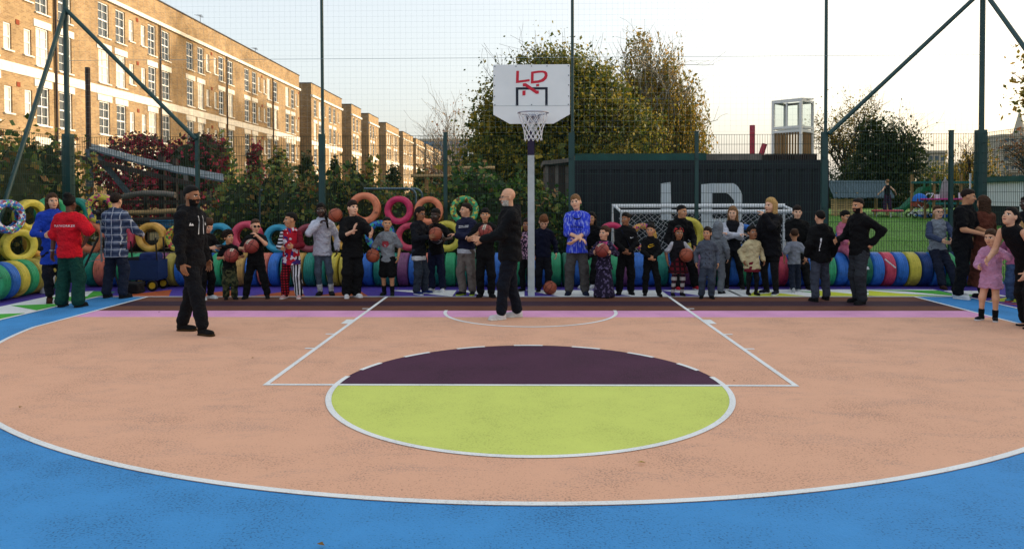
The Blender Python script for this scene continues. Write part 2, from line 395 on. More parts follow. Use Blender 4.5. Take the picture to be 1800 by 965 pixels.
b = MB(); b.box((RC.x, BY - .055, 2.97), (.16, .11, .012)); b.box((RC.x, BY - .008, 2.94), (.16, .016, .14))
for s in (-1, 1): b.add([(RC.x + s * .08, BY, 2.88), (RC.x + s * .08, BY, 2.98), (RC.x + s * .12, BY - .2, 2.98)], [(0, 1, 2)])
hpart(b, 'ring_bracket', MATS['ring_steel'])
b = MB(); nn = 12
def netp(j, k):   # diamond net nodes
    prof = [(rr, 0), (rr * .93, -.07), (rr * .76, -.16), (rr * .66, -.235), (rr * .60, -.30), (rr * .57, -.36), (rr * .60, -.415)]
    r_, z_ = prof[j]; t = 2 * math.pi * (k + (j % 2) * .5) / nn
    return RC + Vector((r_ * math.cos(t), r_ * math.sin(t), z_ + .008 * math.sin(k * 2.3)))
for j in range(6):
    for k in range(nn):
        for dk in ((0, 1) if j % 2 else (-1, 0)):
            b.cyl(netp(j, k), netp(j + 1, k + dk), .0052, n=5, cap=False)
hpart(b, 'net', MATS['net_white'], smooth=60)

# ------------------------------------------------------------------ painted tyres
COLS = dict(blue='2f6fc4', navy='1c3f7e', green='2f9e6c', teal='1f8676', darkgreen='1c6a52', lightgreen='46b878', yellow='cfc04c', olive='a99a48', tan='c29a54', salmon='cc7460', mauve='86527c', pink='c8455f', crimson='c52e5c', orange='d8805c', cyan='2f93b4', maroon='8a3a48', amber='d2a048')
NICE = dict(navy='dark blue', darkgreen='dark green', lightgreen='light green', mauve='mauve', amber='amber yellow', cyan='cyan blue', tan='tan', maroon='maroon')
def tyre_mat(c, speck=None):
    nm = 'tyre_' + c + ('_' + '_'.join(speck) if speck else '')
    if nm in MATS: return MATS[nm]
    m, nt, b = nodes_of(nm); L = nt.links.new
    b.inputs['Roughness'].default_value = .48; b.inputs['Specular IOR Level'].default_value = .42
    tc = N(nt, 'ShaderNodeTexCoord'); oi = N(nt, 'ShaderNodeObjectInfo')
    va = N(nt, 'ShaderNodeVectorMath', operation='ADD'); L(tc.outputs['Object'], va.inputs[0]); L(oi.outputs['Random'], va.inputs[1])
    n1 = N(nt, 'ShaderNodeTexNoise'); n1.inputs['Scale'].default_value = 7; n1.inputs['Detail'].default_value = 8; n1.inputs['Roughness'].default_value = .65
    L(va.outputs[0], n1.inputs['Vector'])
    cr = N(nt, 'ShaderNodeValToRGB'); e = cr.color_ramp.elements; base = hexc(COLS[c])
    e[0].position = .30; e[0].color = (.02, .02, .02, 1); e[1].position = .36; e[1].color = (*[v * .72 for v in base], 1)
    k = e.new(.5); k.color = (*base, 1); k = e.new(.8); k.color = (*[min(1, v * 1.25 + .02) for v in base], 1)
    L(n1.outputs['Fac'], cr.inputs[0]); out = cr.outputs[0]
    if speck:
        for j, sp in enumerate(speck):
            v2 = N(nt, 'ShaderNodeTexNoise'); v2.inputs['Scale'].default_value = 13 + 4 * j; v2.inputs['Detail'].default_value = 1
            v3 = N(nt, 'ShaderNodeVectorMath', operation='ADD'); L(tc.outputs['Object'], v3.inputs[0]); v3.inputs[1].default_value = (3.1 * j, 1.7 * j, j)
            L(v3.outputs[0], v2.inputs['Vector'])
            th = N(nt, 'ShaderNodeMath', operation='GREATER_THAN'); th.inputs[1].default_value = .57; L(v2.outputs['Fac'], th.inputs[0])
            mx = N(nt, 'ShaderNodeMix', data_type='RGBA'); L(th.outputs[0], mx.inputs[0]); L(out, mx.inputs[6]); mx.inputs[7].default_value = (*hexc(sp), 1); out = mx.outputs[2]
    L(out, b.inputs['Base Color'])
    n2 = N(nt, 'ShaderNodeTexNoise'); n2.inputs['Scale'].default_value = 60; L(va.outputs[0], n2.inputs['Vector'])
    bp = N(nt, 'ShaderNodeBump'); bp.inputs['Strength'].default_value = .25; bp.inputs['Distance'].default_value = .006; L(n2.outputs['Fac'], bp.inputs['Height']); L(bp.outputs[0], b.inputs['Normal'])
    MATS[nm] = m; return m
def tyre_mesh(Ro, Ri, w, name, n=44):
    h = w / 2; gr = .012
    pr = [(Ri, -h * .55), (Ri + .02, -h * .80), ((Ri + Ro) / 2, -h), (Ro - .035, -h * .93), (Ro - .010, -h * .80)]
    xs = [-.62, -.50, -.46, -.20, -.16, .16, .20, .46, .50, .62]
    for i in range(0, 10, 1):
        deep = i in (1, 2) and 0
        pr.append((Ro - .002, xs[i] * h * 1.0))
    # circumferential grooves between tread ribs
    pr2 = pr[:5]
    for a, c in ((-.70, -.50), (-.44, -.22), (-.16, .16), (.22, .44), (.50, .70)):
        pr2 += [(Ro - gr, (a - .02) * h), (Ro, a * h), (Ro, c * h), (Ro - gr, (c + .02) * h)]
    pr2 += [(Ro - .010, h * .80), (Ro - .035, h * .93), ((Ri + Ro) / 2, h), (Ri + .02, h * .80), (Ri, h * .55), (Ri + .03, h * .5), (Ro - .05, h * .7), (Ro - .035, 0), (Ro - .05, -h * .7), (Ri + .03, -h * .5)]
    b = MB().lathe(pr2[::-1], n, 'X')
    return b.mesh(name, 50)
T_ROW = tyre_mesh(.322, .19, .228, 'tyre'); T_RING = tyre_mesh(.295, .172, .19, 'tyre')
for me in (T_ROW, T_RING): me.materials.append(tyre_mat('blue'))
def tyre(me, loc, rot, c, label, group, scale=1.0, speck=None):
    o = obj('tyre', me, None); o.location = loc; o.rotation_euler = rot; o.scale = (scale,) * 3 if not isinstance(scale, tuple) else scale
    o.material_slots[0].link = 'OBJECT'; o.material_slots[0].material = tyre_mat(c, speck)
    return tag(o, label, 'tyre', group)
nice = lambda c: NICE.get(c, c)
SEQ = ('teal salmon blue green green blue blue mauve olive blue navy blue blue green green tan blue blue salmon blue teal tan tan teal teal yellow yellow tan blue blue teal teal mauve blue blue salmon teal green green teal darkgreen blue blue blue navy green '
       'blue blue green blue darkgreen blue green blue green yellow mauve blue blue teal green blue mauve mauve blue green mauve blue green blue blue mauve pink blue blue blue green blue blue blue darkgreen blue pink pink blue yellow navy blue green lightgreen navy green blue blue').split()
X0, X1 = -8.55, 8.75
nrow = 77; pitch = (X1 - X0) / nrow
rowc = [SEQ[min(len(SEQ) - 1, int(k * len(SEQ) / nrow))] for k in range(nrow)]
from collections import Counter
labs = []
for k in range(nrow):
    l, r = (rowc[k - 1] if k else None), (rowc[k + 1] if k < nrow - 1 else None); me_ = nice(rowc[k])
    if not l: t = f'{me_} tyre at the bend end of the long low row'
    elif not r: t = f'{me_} tyre at the lawn end of the long low row'
    elif l == r: t = f'{me_} tyre in the long low row between two {nice(l)} ones'
    else: t = f'{me_} tyre in the long low row between {nice(min(l, r))} and {nice(max(l, r))} ones'
    labs.append(t)
cnt = Counter(labs)
for k in range(nrow):
    x = X0 + (k + .5) * pitch
    tyre(T_ROW, (x, 1.52 + rnd.uniform(-.015, .015), .3225), (rnd.uniform(0, 6.28), 0, rnd.uniform(-.035, .035)), rowc[k], labs[k], 'tyres lying in the long low row', (pitch / .228 * rnd.uniform(.93, .985), 1, 1))
sidec = ['blue', 'green', 'olive', 'tan', 'green', 'yellow', 'blue', 'green']
side = ['green', 'olive', 'olive', 'green', 'yellow', 'blue', 'green']
for k, c in enumerate(side):
    y = .86 - k * .25; x = -8.98 + .012 * k
    nb = [nice(side[j]) for j in (k - 1, k + 1) if 0 <= j < len(side)]
    tyre(T_ROW, (x, y, .3225), (rnd.uniform(0, 6.28), 0, R(90) + rnd.uniform(-.04, .04) - .05), c, f'{nice(c)} tyre in the short side row, next to ' + ' and '.join(nb), 'tyres in the short side row')
for k_, (c, y, z, s) in enumerate([('blue', 0.0, 1.40, ['48a868', 'd8dce0', '9a3a4a']), ('yellow', .58, 1.40, None), ('green', 1.16, 1.44, None), ('yellow', .28, .88, None), ('amber', .87, .90, None)]):
    lab = ['blue tyre speckled green and white standing on the side row', 'plain yellow tyre in the upper tier above the side row', 'green tyre standing upright beside the creeper in the fence corner', 'yellow tyre standing directly on the side row of tyres', 'amber yellow tyre standing directly on the side row of tyres'][k_]
    tyre(T_RING, (-9.06, y, z), (rnd.uniform(0, 6), 0, R(-17) if z > 1 else R(-25)), c, lab, 'tyres standing upright along the fence', 1.0, s)
RINGS = [('teal', -9.05, 1.42, .300, None, 'teal tyre standing upright behind the person in the red shirt'), ('yellow', -8.55, 1.50, .300, ['c03a6a', '2a4a7a'], 'yellow tyre with pink and blue painted marks standing in the upper tier'),
 ('orange', -8.77, .94, .320, None, 'salmon orange tyre standing between the red shirt and the checked shirt'), ('pink', -8.17, .92, .29, None, 'dull pink tyre standing behind the man in the checked shirt'),
 ('amber', -7.54, .93, .295, None, 'amber yellow tyre standing above the loaded cart'), ('yellow', -6.96, .91, .275, ['c03a4a', '3a8a4a'], 'yellow tyre with red and green marks standing behind the tall man in black'),
 ('cyan', -6.17, .93, .280, None, 'cyan blue tyre standing behind the small curly haired child'), ('pink', -5.60, .94, .31, None, 'large pink tyre standing behind the boy in sunglasses'), ('cyan', -4.98, .90, .283, None, 'cyan blue tyre standing beside the child in the clown costume'),
 ('maroon', -4.35, .91, .283, None, 'maroon tyre standing beside the white hoodie'), ('amber', -3.60, .94, .272, None, 'amber tyre standing behind the boy in a loose black shirt'), ('orange', -3.24, 1.50, .315, None, 'large orange tyre in the upper tier, above the bouncing basketball'),
 ('blue', -2.93, .96, .30, ['3aa878', '2a3a6a'], 'blue tyre with green patches standing behind the boy in a grey shirt'), ('crimson', -2.55, 1.46, .283, None, 'crimson tyre in the upper tier, between the two orange tyres'), ('orange', -1.95, 1.45, .283, None, 'orange tyre in the upper tier, above the two children with basketballs'),
 ('pink', -2.33, .93, .283, None, 'pink tyre standing under the crimson one'), ('green', -1.24, 1.46, .285, ['c8b84a', '6a4a2a'], 'green tyre with flaking yellow patches in the upper tier'), ('yellow', -1.60, .94, .31, None, 'yellow tyre standing below the flaking green one'),
 ('yellow', -.04, .89, .249, None, 'small yellow tyre standing behind the hoop pole'), ('crimson', 1.69, .93, .283, None, 'crimson tyre standing behind the girl in the long purple dress'), ('amber', 2.30, .92, .272, ['b03a6a', '5a3a7a'], 'amber tyre with pink and purple dabs standing before the goal net'),
 ('yellow', 3.16, .98, .335, None, 'big yellow tyre standing behind the young man in red trainers'), ('blue', 4.28, .91, .26, None, 'blue tyre standing beside the long haired girl in a black vest'), ('blue', 6.36, .90, .25, None, 'blue tyre standing behind the girl in pink')]
for c, x, z, r, s, lab in RINGS:
    tyre(T_RING, (x, 1.93 + rnd.uniform(-.02, .02), z), (rnd.uniform(0, 6), 0, R(90) + rnd.uniform(-.06, .06)), c, lab, 'tyres standing upright along the fence', r / .295, s)

# ------------------------------------------------------------------ leaves
def leaf_mesh(name, C, size, seed, up=0.25, aspect=.6, dirs=None):
    """C: (n,3) centres; small bent four-cornered leaves with random attitude"""
    rg = np.random.default_rng(seed); n = len(C); s = size * rg.uniform(.5, 1.0, (n, 1)) ** 1.0 * rg.choice([.8, 1.1, 1.6], (n, 1))
    a = rg.normal(size=(n, 3)); a /= np.linalg.norm(a, axis=1, keepdims=True)
    if dirs is not None: a = a * .45 + dirs; a /= np.linalg.norm(a, axis=1, keepdims=True)
    q = rg.normal(size=(n, 3)) + np.array([0, 0, up]); b = np.cross(a, q); b /= np.linalg.norm(b, axis=1, keepdims=True)
    V = np.stack([C - a * s, C + b * s * aspect, C + a * s, C - b * s * aspect], 1).reshape(-1, 3)
    me = bpy.data.meshes.new(name); me.vertices.add(4 * n); me.vertices.foreach_set('co', V.astype(np.float32).ravel())
    me.loops.add(4 * n); me.loops.foreach_set('vertex_index', np.arange(4 * n, dtype=np.int32))
    me.polygons.add(n); me.polygons.foreach_set('loop_start', np.arange(0, 4 * n, 4, dtype=np.int32))
    me.update(calc_edges=True); return me
LM = {}
LM['autumn_green'] = leaf_mat('autumn_green', [hexc('36461c'), hexc('505e24'), hexc('6c7028'), hexc('8a7e2c'), hexc('a48e30')], .35)
LM['gold'] = leaf_mat('gold_leaf', [hexc('56602a'), hexc('76702a'), hexc('a0842e'), hexc('b28a38')], .4)
LM['deep'] = leaf_mat('deep_leaf', [hexc('18240f'), hexc('243216'), hexc('33411a'), hexc('3f4a1e')], .25)
LM['ivy'] = leaf_mat('ivy_leaf', [hexc('283a1c'), hexc('3a5226'), hexc('4e6a2e'), hexc('707c34'), hexc('8a7638'), hexc('744c2c')], .25)
LM['ivy_bright'] = leaf_mat('ivy_bright_leaf', [hexc('1c3414'), hexc('2a4a1c'), hexc('3c6224'), hexc('5f7a2e')], .28)
LM['creeper'] = leaf_mat('creeper_leaf', [hexc('4a1626'), hexc('7a2036'), hexc('a83048'), hexc('4a2a2a'), hexc('38442a'), hexc('46301e')], .3)
LM['rust'] = leaf_mat('rust_leaf', [hexc('6a4a2a'), hexc('8a5a3a'), hexc('9a7a4a')], .35)
mat('bark', hexc('3a3026'), .9, .3, 12, .6, 30); mat('bark_pale', hexc('8a8478'), .85, .35, 6, .4, 30)
mat('bush_core', hexc('28301a'), .95, .3, 8, .5, 10)

def limb(b, p0, d, L, r, lev, maxlev, rg, tips, droop=0.0, spread=.6, split=3):
    """recursive bending limb; collects (point, direction, level) along the outer twigs"""
    pts = [p0]; rs = [r]; d = d / np.linalg.norm(d); p = p0.copy(); n = 4
    for i in range(n):
        d = d + rg.normal(size=3) * .13 + np.array([0, 0, .05 - droop * lev]); d /= np.linalg.norm(d)
        p = p + d * L / n; pts.append(p.copy()); rs.append(max(.006, r * (1 - .5 * (i + 1) / n)))
        if lev >= maxlev - 1: tips.append((p.copy(), d.copy()))
    b.tube(pts, rs, 5 if lev else 8)
    if lev < maxlev:
        for k in range(split + (1 if lev == 0 else 0)):
            t = rg.uniform(.35, 1.0); j = min(n - 1, int(t * n)); q = pts[j] + (pts[j + 1] - pts[j]) * (t * n - j)
            e = rg.normal(size=3); e -= d * e.dot(d); e /= np.linalg.norm(e)
            limb(b, q, d * (1 - spread * .5) + e * spread + np.array([0, 0, .12]), L * rg.uniform(.55, .78), rs[j] * .62, lev + 1, maxlev, rg, tips, droop, spread, split)
def tree(name, loc, H, rx, ry, z0, nleaf, lsize, lm, seed, label, cat='tree', group=None, lobes=None, sparse=1.0, bark='bark', weep=False, clear=.28):
    rg = np.random.default_rng(seed); root = empty(name, loc, label, cat, group)
    b = MB(); tips = []
    # several leaders reach into each lobe of the crown
    lobes = lobes or [(0, 0, (H + z0) / 2, 1, 1)]
    tr = max(.07, H * .022); fork = np.array([rg.normal() * .1, rg.normal() * .1, H * clear])
    b.tube([np.array([0, 0, -.1]), fork * np.array([.4, .4, .5]), fork], [tr * 1.25, tr, tr * .85], 9)
    for (lx, ly, lz, sx, sz) in lobes:
        c = np.array([lx, ly, lz])
        for k in range(3 if len(lobes) > 2 else 5):
            tgt = c + rg.normal(size=3) * np.array([rx * sx * .35, ry * sx * .35, (H - z0) * .16 * sz])
            d = tgt - fork; L = np.linalg.norm(d)
            limb(b, fork.copy(), d, L * .64, tr * .5, 0, 3, rg, tips, 0.0, .62, 3)
    b.build('trunk', MATS[bark], root, smooth=180)
    # leaves gather in clumps on the twigs that fall inside the lobes
    T = np.array([t[0] for t in tips])
    cl = []
    for (lx, ly, lz, sx, sz) in lobes:
        hz = (H - z0) / 2 * sz
        m = int(70 * sx * sz * sparse) + 14
        u = rg.normal(size=(m, 3)); u /= np.linalg.norm(u, axis=1, keepdims=True); u *= rg.uniform(.45, 1.0, (m, 1)) ** .6
        cl.append(np.array([lx, ly, lz]) + u * np.array([rx * sx, ry * sx, hz]))
    cl = np.concatenate(cl)
    keep = np.zeros(len(T), bool)
    for (lx, ly, lz, sx, sz) in lobes:
        keep |= (((T - np.array([lx, ly, lz])) / np.array([rx * sx, ry * sx, (H - z0) / 2 * sz])) ** 2).sum(1) < 1.25
    C = np.concatenate([cl, T[keep]]) if keep.any() else cl
    if weep:
        P = []; D = []
        m = int(nleaf / 26)
        idx = rg.integers(0, len(C), m)
        for i in idx:
            q = C[i] + rg.normal(size=3) * .25; Ls = rg.uniform(.8, 2.9); n = 26
            t = np.linspace(0, 1, n)[:, None]
            path = q + np.concatenate([np.outer(t[:, 0] ** .7, rg.normal(size=2) * .22), -t * Ls], 1)
            P.append(path + rg.normal(size=(n, 3)) * .032); D.append(np.tile([0, 0, -1.0], (n, 1)))
        P = np.concatenate(P); D = np.concatenate(D); ok = P[:, 2] > .3
        me = leaf_mesh('crown', P[ok], lsize, seed, .2, .5, D[ok])
    else:
        idx = rg.integers(0, len(C), nleaf); w = (.10 + .34 * rg.uniform(0, 1, len(C)) ** 1.6)[idx][:, None] * (rx / 2.6 + .2)
        P = C[idx] + rg.normal(size=(nleaf, 3)) * w; ok = P[:, 2] > .2
        me = leaf_mesh('crown', P[ok], lsize, seed, .3)
    obj('crown', me, LM[lm], root, kind=None)
    if nleaf > 12000 and z0 < 3:          # shaded leaves deep inside each lobe
        I = []
        for (lx, ly, lz, sx, sz) in lobes:
            m = int(900 * sx * (.5 + sz)); u = rg.normal(size=(m, 3)); u /= np.linalg.norm(u, axis=1, keepdims=True); u *= rg.uniform(.1, .86, (m, 1)) ** .5
            I.append(np.array([lx, ly, lz]) + u * np.array([rx * sx, ry * sx, (H - z0) / 2 * sz]))
        I = np.concatenate(I); obj('inner_foliage', leaf_mesh('inner_foliage', I[I[:, 2] > .2], .17 if not weep else .12, seed + 1, .3, .5 if weep else .7), LM[lm], root)
    return root

# ------------------------------------------------------------------ brick apartment blocks
def brick_mat(name, c1, c2, mort):
    m, nt, b = nodes_of(name); L = nt.links.new
    b.inputs['Roughness'].default_value = .9; b.inputs['Specular IOR Level'].default_value = .15
    tc = N(nt, 'ShaderNodeTexCoord'); sp = N(nt, 'ShaderNodeSeparateXYZ'); L(tc.outputs['Object'], sp.inputs[0])
    ad = N(nt, 'ShaderNodeMath', operation='ADD'); L(sp.outputs[0], ad.inputs[0]); L(sp.outputs[1], ad.inputs[1])
    cb = N(nt, 'ShaderNodeCombineXYZ'); L(ad.outputs[0], cb.inputs[0]); L(sp.outputs[2], cb.inputs[1])
    br = N(nt, 'ShaderNodeTexBrick'); br.inputs['Scale'].default_value = 1; br.inputs['Brick Width'].default_value = .225; br.inputs['Row Height'].default_value = .075
    br.inputs['Mortar Size'].default_value = .006; br.inputs['Color1'].default_value = (*c1, 1); br.inputs['Color2'].default_value = (*c2, 1); br.inputs['Mortar'].default_value = (*mort, 1); br.inputs['Bias'].default_value = -.1
    L(cb.outputs[0], br.inputs['Vector'])
    n1 = N(nt, 'ShaderNodeTexNoise'); n1.inputs['Scale'].default_value = .7; n1.inputs['Detail'].default_value = 8; n1.inputs['Roughness'].default_value = .7; L(tc.outputs['Object'], n1.inputs['Vector'])
    mr = N(nt, 'ShaderNodeMapRange'); mr.inputs[1].default_value = .3; mr.inputs[2].default_value = .7; mr.inputs[3].default_value = .68; mr.inputs[4].default_value = 1.25; L(n1.outputs['Fac'], mr.inputs[0])
    mx = N(nt, 'ShaderNodeMix', data_type='RGBA', blend_type='MULTIPLY'); mx.inputs[0].default_value = 1; L(br.outputs['Color'], mx.inputs[6]); L(mr.outputs[0], mx.inputs[7]); L(mx.outputs[2], b.inputs['Base Color'])
    bp = N(nt, 'ShaderNodeBump'); bp.inputs['Strength'].default_value = .4; bp.inputs['Distance'].default_value = .01; L(br.outputs['Fac'], bp.inputs['Height']); bp.invert = True; L(bp.outputs[0], b.inputs['Normal'])
    MATS[name] = m; return m
BRICK = brick_mat('stock_brick', hexc('9c835f'), hexc('846a4c'), hexc('978c78'))
mat('stone_white', hexc('d2cdc2'), .8, .12, 3, .2, 20); mat('frame_white', hexc('dddcd8'), .5, .05, 5); mat('roof_felt', hexc('3c3a3a'), .9, .2, 1)
mat('drain_iron', hexc('2a2020'), .6, .15, 3); mat('curtain', hexc('c9c6bd'), .9, .1, 4); mat('vent_terracotta', hexc('7a3a24'), .9, .2, 9)
m, nt, b_ = nodes_of('window_glass'); b_.inputs['Base Color'].default_value = (.035, .045, .05, 1); b_.inputs['Roughness'].default_value = .06; b_.inputs['Specular IOR Level'].default_value = .9
nz = N(nt, 'ShaderNodeTexNoise'); nz.inputs['Scale'].default_value = 1.2; bp_ = N(nt, 'ShaderNodeBump'); bp_.inputs['Strength'].default_value = .05; nt.links.new(nz.outputs['Fac'], bp_.inputs['Height']); nt.links.new(bp_.outputs[0], b_.inputs['Normal']); MATS['window_glass'] = m
WM = {}
def win_meshes(w, h, bars, rows):
    key = (w, h, bars, rows)
    if key in WM: return WM[key]
    f = MB(); t = .06
    f.box((0, 0, t / 2), (.07, w, t)); f.box((0, 0, h - t / 2), (.07, w, t)); f.box((0, -w / 2 + t / 2, h / 2), (.069, t, h - 2 * t)); f.box((0, w / 2 - t / 2, h / 2), (.069, t, h - 2 * t))
    f.box((.004, 0, h / 2), (.06, w - 2 * t, .07))
    for k in range(1, bars): f.box((.002, -w / 2 + t + (w - 2 * t) * k / bars, h / 2), (.04, .03, h - 2 * t - .01))
    for k in range(1, rows):
        if k * 2 != rows: f.box((.001, 0, h * k / rows), (.038, w - 2 * t - .01, .028))
    p = MB().box((-.02, 0, h / 2), (.012, w - t, h - t))
    WM[key] = (f.mesh('window'), p.mesh('pane')); WM[key][0].materials.append(MATS['frame_white']); WM[key][1].materials.append(MATS['window_glass'])
    return WM[key]
BOX = {}
def shared_box(name, d, m):
    k = (name, d)
    if k not in BOX: BOX[k] = MB().box((0, 0, 0), d).mesh(name); BOX[k].materials.append(m)
    return BOX[k]
def facade(b, xf, a, c, z0, z1, rects, depth=.14, sgn=1):
    ys = sorted({a, c} | {r[0] for r in rects} | {r[1] for r in rects}); zs = sorted({z0, z1} | {r[2] for r in rects} | {r[3] for r in rects})
    for i in range(len(ys) - 1):
        j = 0
        while j < len(zs) - 1:
            ym = (ys[i] + ys[i + 1]) / 2
            hole = lambda jj: any(r[0] < ym < r[1] and r[2] < (zs[jj] + zs[jj + 1]) / 2 < r[3] for r in rects)
            if hole(j): j += 1; continue
            k = j
            while k + 1 < len(zs) - 1 and not hole(k + 1): k += 1
            q = [(xf, ys[i], zs[j]), (xf, ys[i + 1], zs[j]), (xf, ys[i + 1], zs[k + 1]), (xf, ys[i], zs[k + 1])]
            b.add(q if sgn > 0 else q[::-1], [(0, 1, 2, 3)]); j = k + 1
    e = xf - sgn * depth
    for y0, y1, za, zb in rects:
        b.add([(xf, y0, za), (xf, y1, za), (xf, y1, zb), (xf, y0, zb), (e, y0, za), (e, y1, za), (e, y1, zb), (e, y0, zb)], [(0, 4, 5, 1), (1, 5, 6, 2), (2, 6, 7, 3), (3, 7, 4, 0)])
def block(label, xf, a, c, H, starts, rows, group=None, depth=10, detail=True, period=10.05, sgn=1, band=True, offs=None, group_end=True):
    """apartment block: facade plane x = xf facing +x (sgn 1), from y=a to y=c"""
    root = empty('apartment_block', (xf, (a + c) / 2, 0), label, 'building', group)
    ox, oy = xf, (a + c) / 2
    offs = offs or [(0, 1.0, 'L'), (1.65, 2.6, 'L'), (3.0, 3.5, 'N'), (4.3, 4.8, 'N'), (5.1, 6.0, 'L'), (6.75, 7.75, 'L')]
    rects = []; wins = []
    for s in starts:
        for (o0, o1, ty) in offs:
            y0, y1 = s + o0, s + o1
            if y0 < a + .3 or y1 > c - .3: continue
            for ri, (za, zb) in enumerate(rows):
                zz0, zz1 = (za, zb) if ty == 'L' else (za + .35, zb - .25)
                rects.append((round(y0 - oy, 3), round(y1 - oy, 3), zz0, zz1)); wins.append((y0 - oy, y1 - oy, zz0, zz1, ty, ri))
    b = MB(); facade(b, 0, a - oy, c - oy, 0, H, rects, sgn=sgn)
    A, C = a - oy, c - oy; bx = -sgn * depth
    for y, rev in ((A, False), (C, True)):
        q = [(0, y, 0), (0, y, H), (bx, y, H), (bx, y, 0)]; b.add(q if rev else q[::-1], [(0, 1, 2, 3)])
    b.add([(bx, A, 0), (bx, A, H), (bx, C, H), (bx, C, 0)], [(0, 1, 2, 3)])
    b.build('wall', BRICK, root)
    MB().box((bx / 2, 0, H + .04), (depth + .12, C - A + .12, .08)).build('roof', MATS['roof_felt'], root)
    MB().box((sgn * .06, 0, rows[0][1] + .28), (.24, C - A + .05, .22)).build('cornice', MATS['stone_white'], root)
    if band: MB().box((sgn * .02, 0, 7.55), (.05, C - A + .02, .45)).build('stone_band', MATS['stone_white'], root)
    rg = random.Random(int(a * 10) + 5)
    for (y0, y1, za, zb, ty, ri) in wins:
        w, h = round(y1 - y0, 2), round(zb - za, 2)
        fm, pm = win_meshes(w, h, 2 if ty == 'L' else 1, 4 if ty == 'L' else 2)
        wo = obj('window', fm, None, root); wo.location = (-sgn * .10, (y0 + y1) / 2, za)
        po = obj('pane', pm, None, wo)
        if ty == 'N' or rg.random() < .25:
            po.material_slots[0].link = 'OBJECT'; po.material_slots[0].material = MATS['curtain']
        so = obj('sill', shared_box('sill', (.16, round(w + .16, 2), .07), MATS['stone_white']), None, wo); so.location = (sgn * .12, 0, -.035)
        if ri > 0 and ty == 'L':
            lo = obj('lintel', shared_box('lintel', (.05, round(w + .34, 2), .34), MATS['stone_white']), None, wo); lo.location = (sgn * .117, 0, h + .17)
    if detail:
        for s in starts:
            y = s + 6.42 - oy
            if A + .3 < y < C - .3: MB().cyl((sgn * .09, y, 0), (sgn * .09, y, rows[0][1] + .2), .055, n=8).build('drainpipe', MATS['drain_iron'], root, smooth=60)
            for za, zb in rows[:3]:
                if A < s + 3.85 - oy < C: obj('air_vent', shared_box('air_vent', (.03, .22, .22), MATS['vent_terracotta']), None, root).location = (sgn * .016, s + 3.88 - oy, zb - .1)
    return root
ROWS = [(10.45, 12.3), (7.95, 9.75), (5.15, 6.95), (2.4, 4.25)]
bl = block('long brown brick apartment block with white windows, the nearest of the terrace', -23, 8, 60.3, 14.0, [15.95 - 10.05, 15.95, 26.0, 36.05, 46.1, 56.15], ROWS)
for y, zt in ((41.5, 1.4), (52.5, 1.2)):          # roof aerials
    b = MB(); b.cyl((-1.5, y - 34.15, 14.05), (-1.5, y - 34.15, 14.05 + zt), .018, n=6)
    for k in range(5): b.cyl((-1.5 - .3 + .05 * k, y - 34.15 + (k - 2) * .18, 14.0 + zt - .05), (-1.5 + .3 - .05 * k, y - 34.15 + (k - 2) * .18, 14.0 + zt - .05), .01, n=5)
    b.cyl((-1.5, y - 34.6, 14 + zt - .05), (-1.5, y - 33.7, 14 + zt - .05), .012, n=5); b.build('aerial', MATS['drain_iron'], bl)
FB = [(64.4, 77.2), (82.2, 87.7), (92.7, 99.7), (105.7, 117.7), (122, 134), (138, 150), (154, 166), (170, 182)]
FL = ['second brick block of the terrace, past the gap after the long block', 'third brick block of the terrace, a narrow one', 'fourth brick block of the terrace, stepping past the narrow block', 'fifth brick block along the receding terrace', 'sixth brick block along the receding terrace', 'seventh brick block along the receding terrace', 'eighth brick block along the receding terrace', 'last brick block at the far end of the terrace']
for (a, c), lab in zip(FB, FL):
    block(lab, -23, a, c, 13.9, [a + .9, a + 6.9] if c - a > 8 else [a + .8], ROWS, 'blocks of the brick terrace', detail=False, offs=[(0, 1.0, 'L'), (1.9, 2.9, 'L'), (3.9, 4.4, 'N')])
# unseen block added off to the right to keep the low sun off the court
block('brick apartment block across the street beyond the lawn and white cabin', 34, -12, 29.5, 12.4, [-10, 0, 10, 20], ROWS[1:], None, sgn=-1, band=False)

# ------------------------------------------------------------------ trees
tree('broad_tree', (.75, 21.7, 0), 9.5, 3.6, 3.0, .6, 90000, .085, 'autumn_green', 11, 'broad green and gold autumn tree behind the backboard',
     lobes=[(.7, 0, 5.4, .72, .66), (2.4, .3, 5.0, .46, .64), (-1.4, -.3, 4.3, .62, .58), (-.9, .5, 6.0, .4, .46), (.4, -.6, 2.8, .95, .45), (2.5, -.5, 2.6, .5, .45), (-2.6, 0, 3.4, .45, .5), (-3.4, 0, 2.4, .5, .45), (-2.2, 0, 4.9, .42, .42), (3.6, 0, 2.8, .55, .55), (4.3, .2, 4.2, .4, .5), (3.4, 0, 5.8, .35, .4), (1.2, .2, 7.4, .42, .27), (-.6, .2, 7.3, .36, .26), (2.6, 0, 6.6, .34, .3)])
tree('weeping_birch', (6.75, 24.7, 0), 10.6, 2.6, 2.2, 1.0, 62000, .062, 'gold', 23, 'tall weeping birch with golden hanging foliage behind the dark container',
     lobes=[(-.9, 0, 9.3, .26, .26), (-.9, 0, 8.4, .36, .42), (.5, 0, 8.0, .26, .25), (.1, .2, 7.2, .55, .55), (1.5, -.1, 6.6, .36, .4), (-1.0, .1, 6.0, .62, .45), (.9, 0, 4.6, .7, .5), (-1.2, 0, 3.8, .6, .45), (2.2, 0, 4.2, .3, .35)], bark='bark_pale', weep=True, clear=.35)
tree('bare_tree', (-4.5, 32.7, 0), 7.6, 1.5, 1.2, 1.5, 420, .07, 'rust', 5, 'nearly bare pale tree left of the broad autumn tree', lobes=[(0, 0, 5.6, 1, .8), (-.7, 0, 7.0, .5, .4)], sparse=.5, clear=.2, bark='bark_pale')
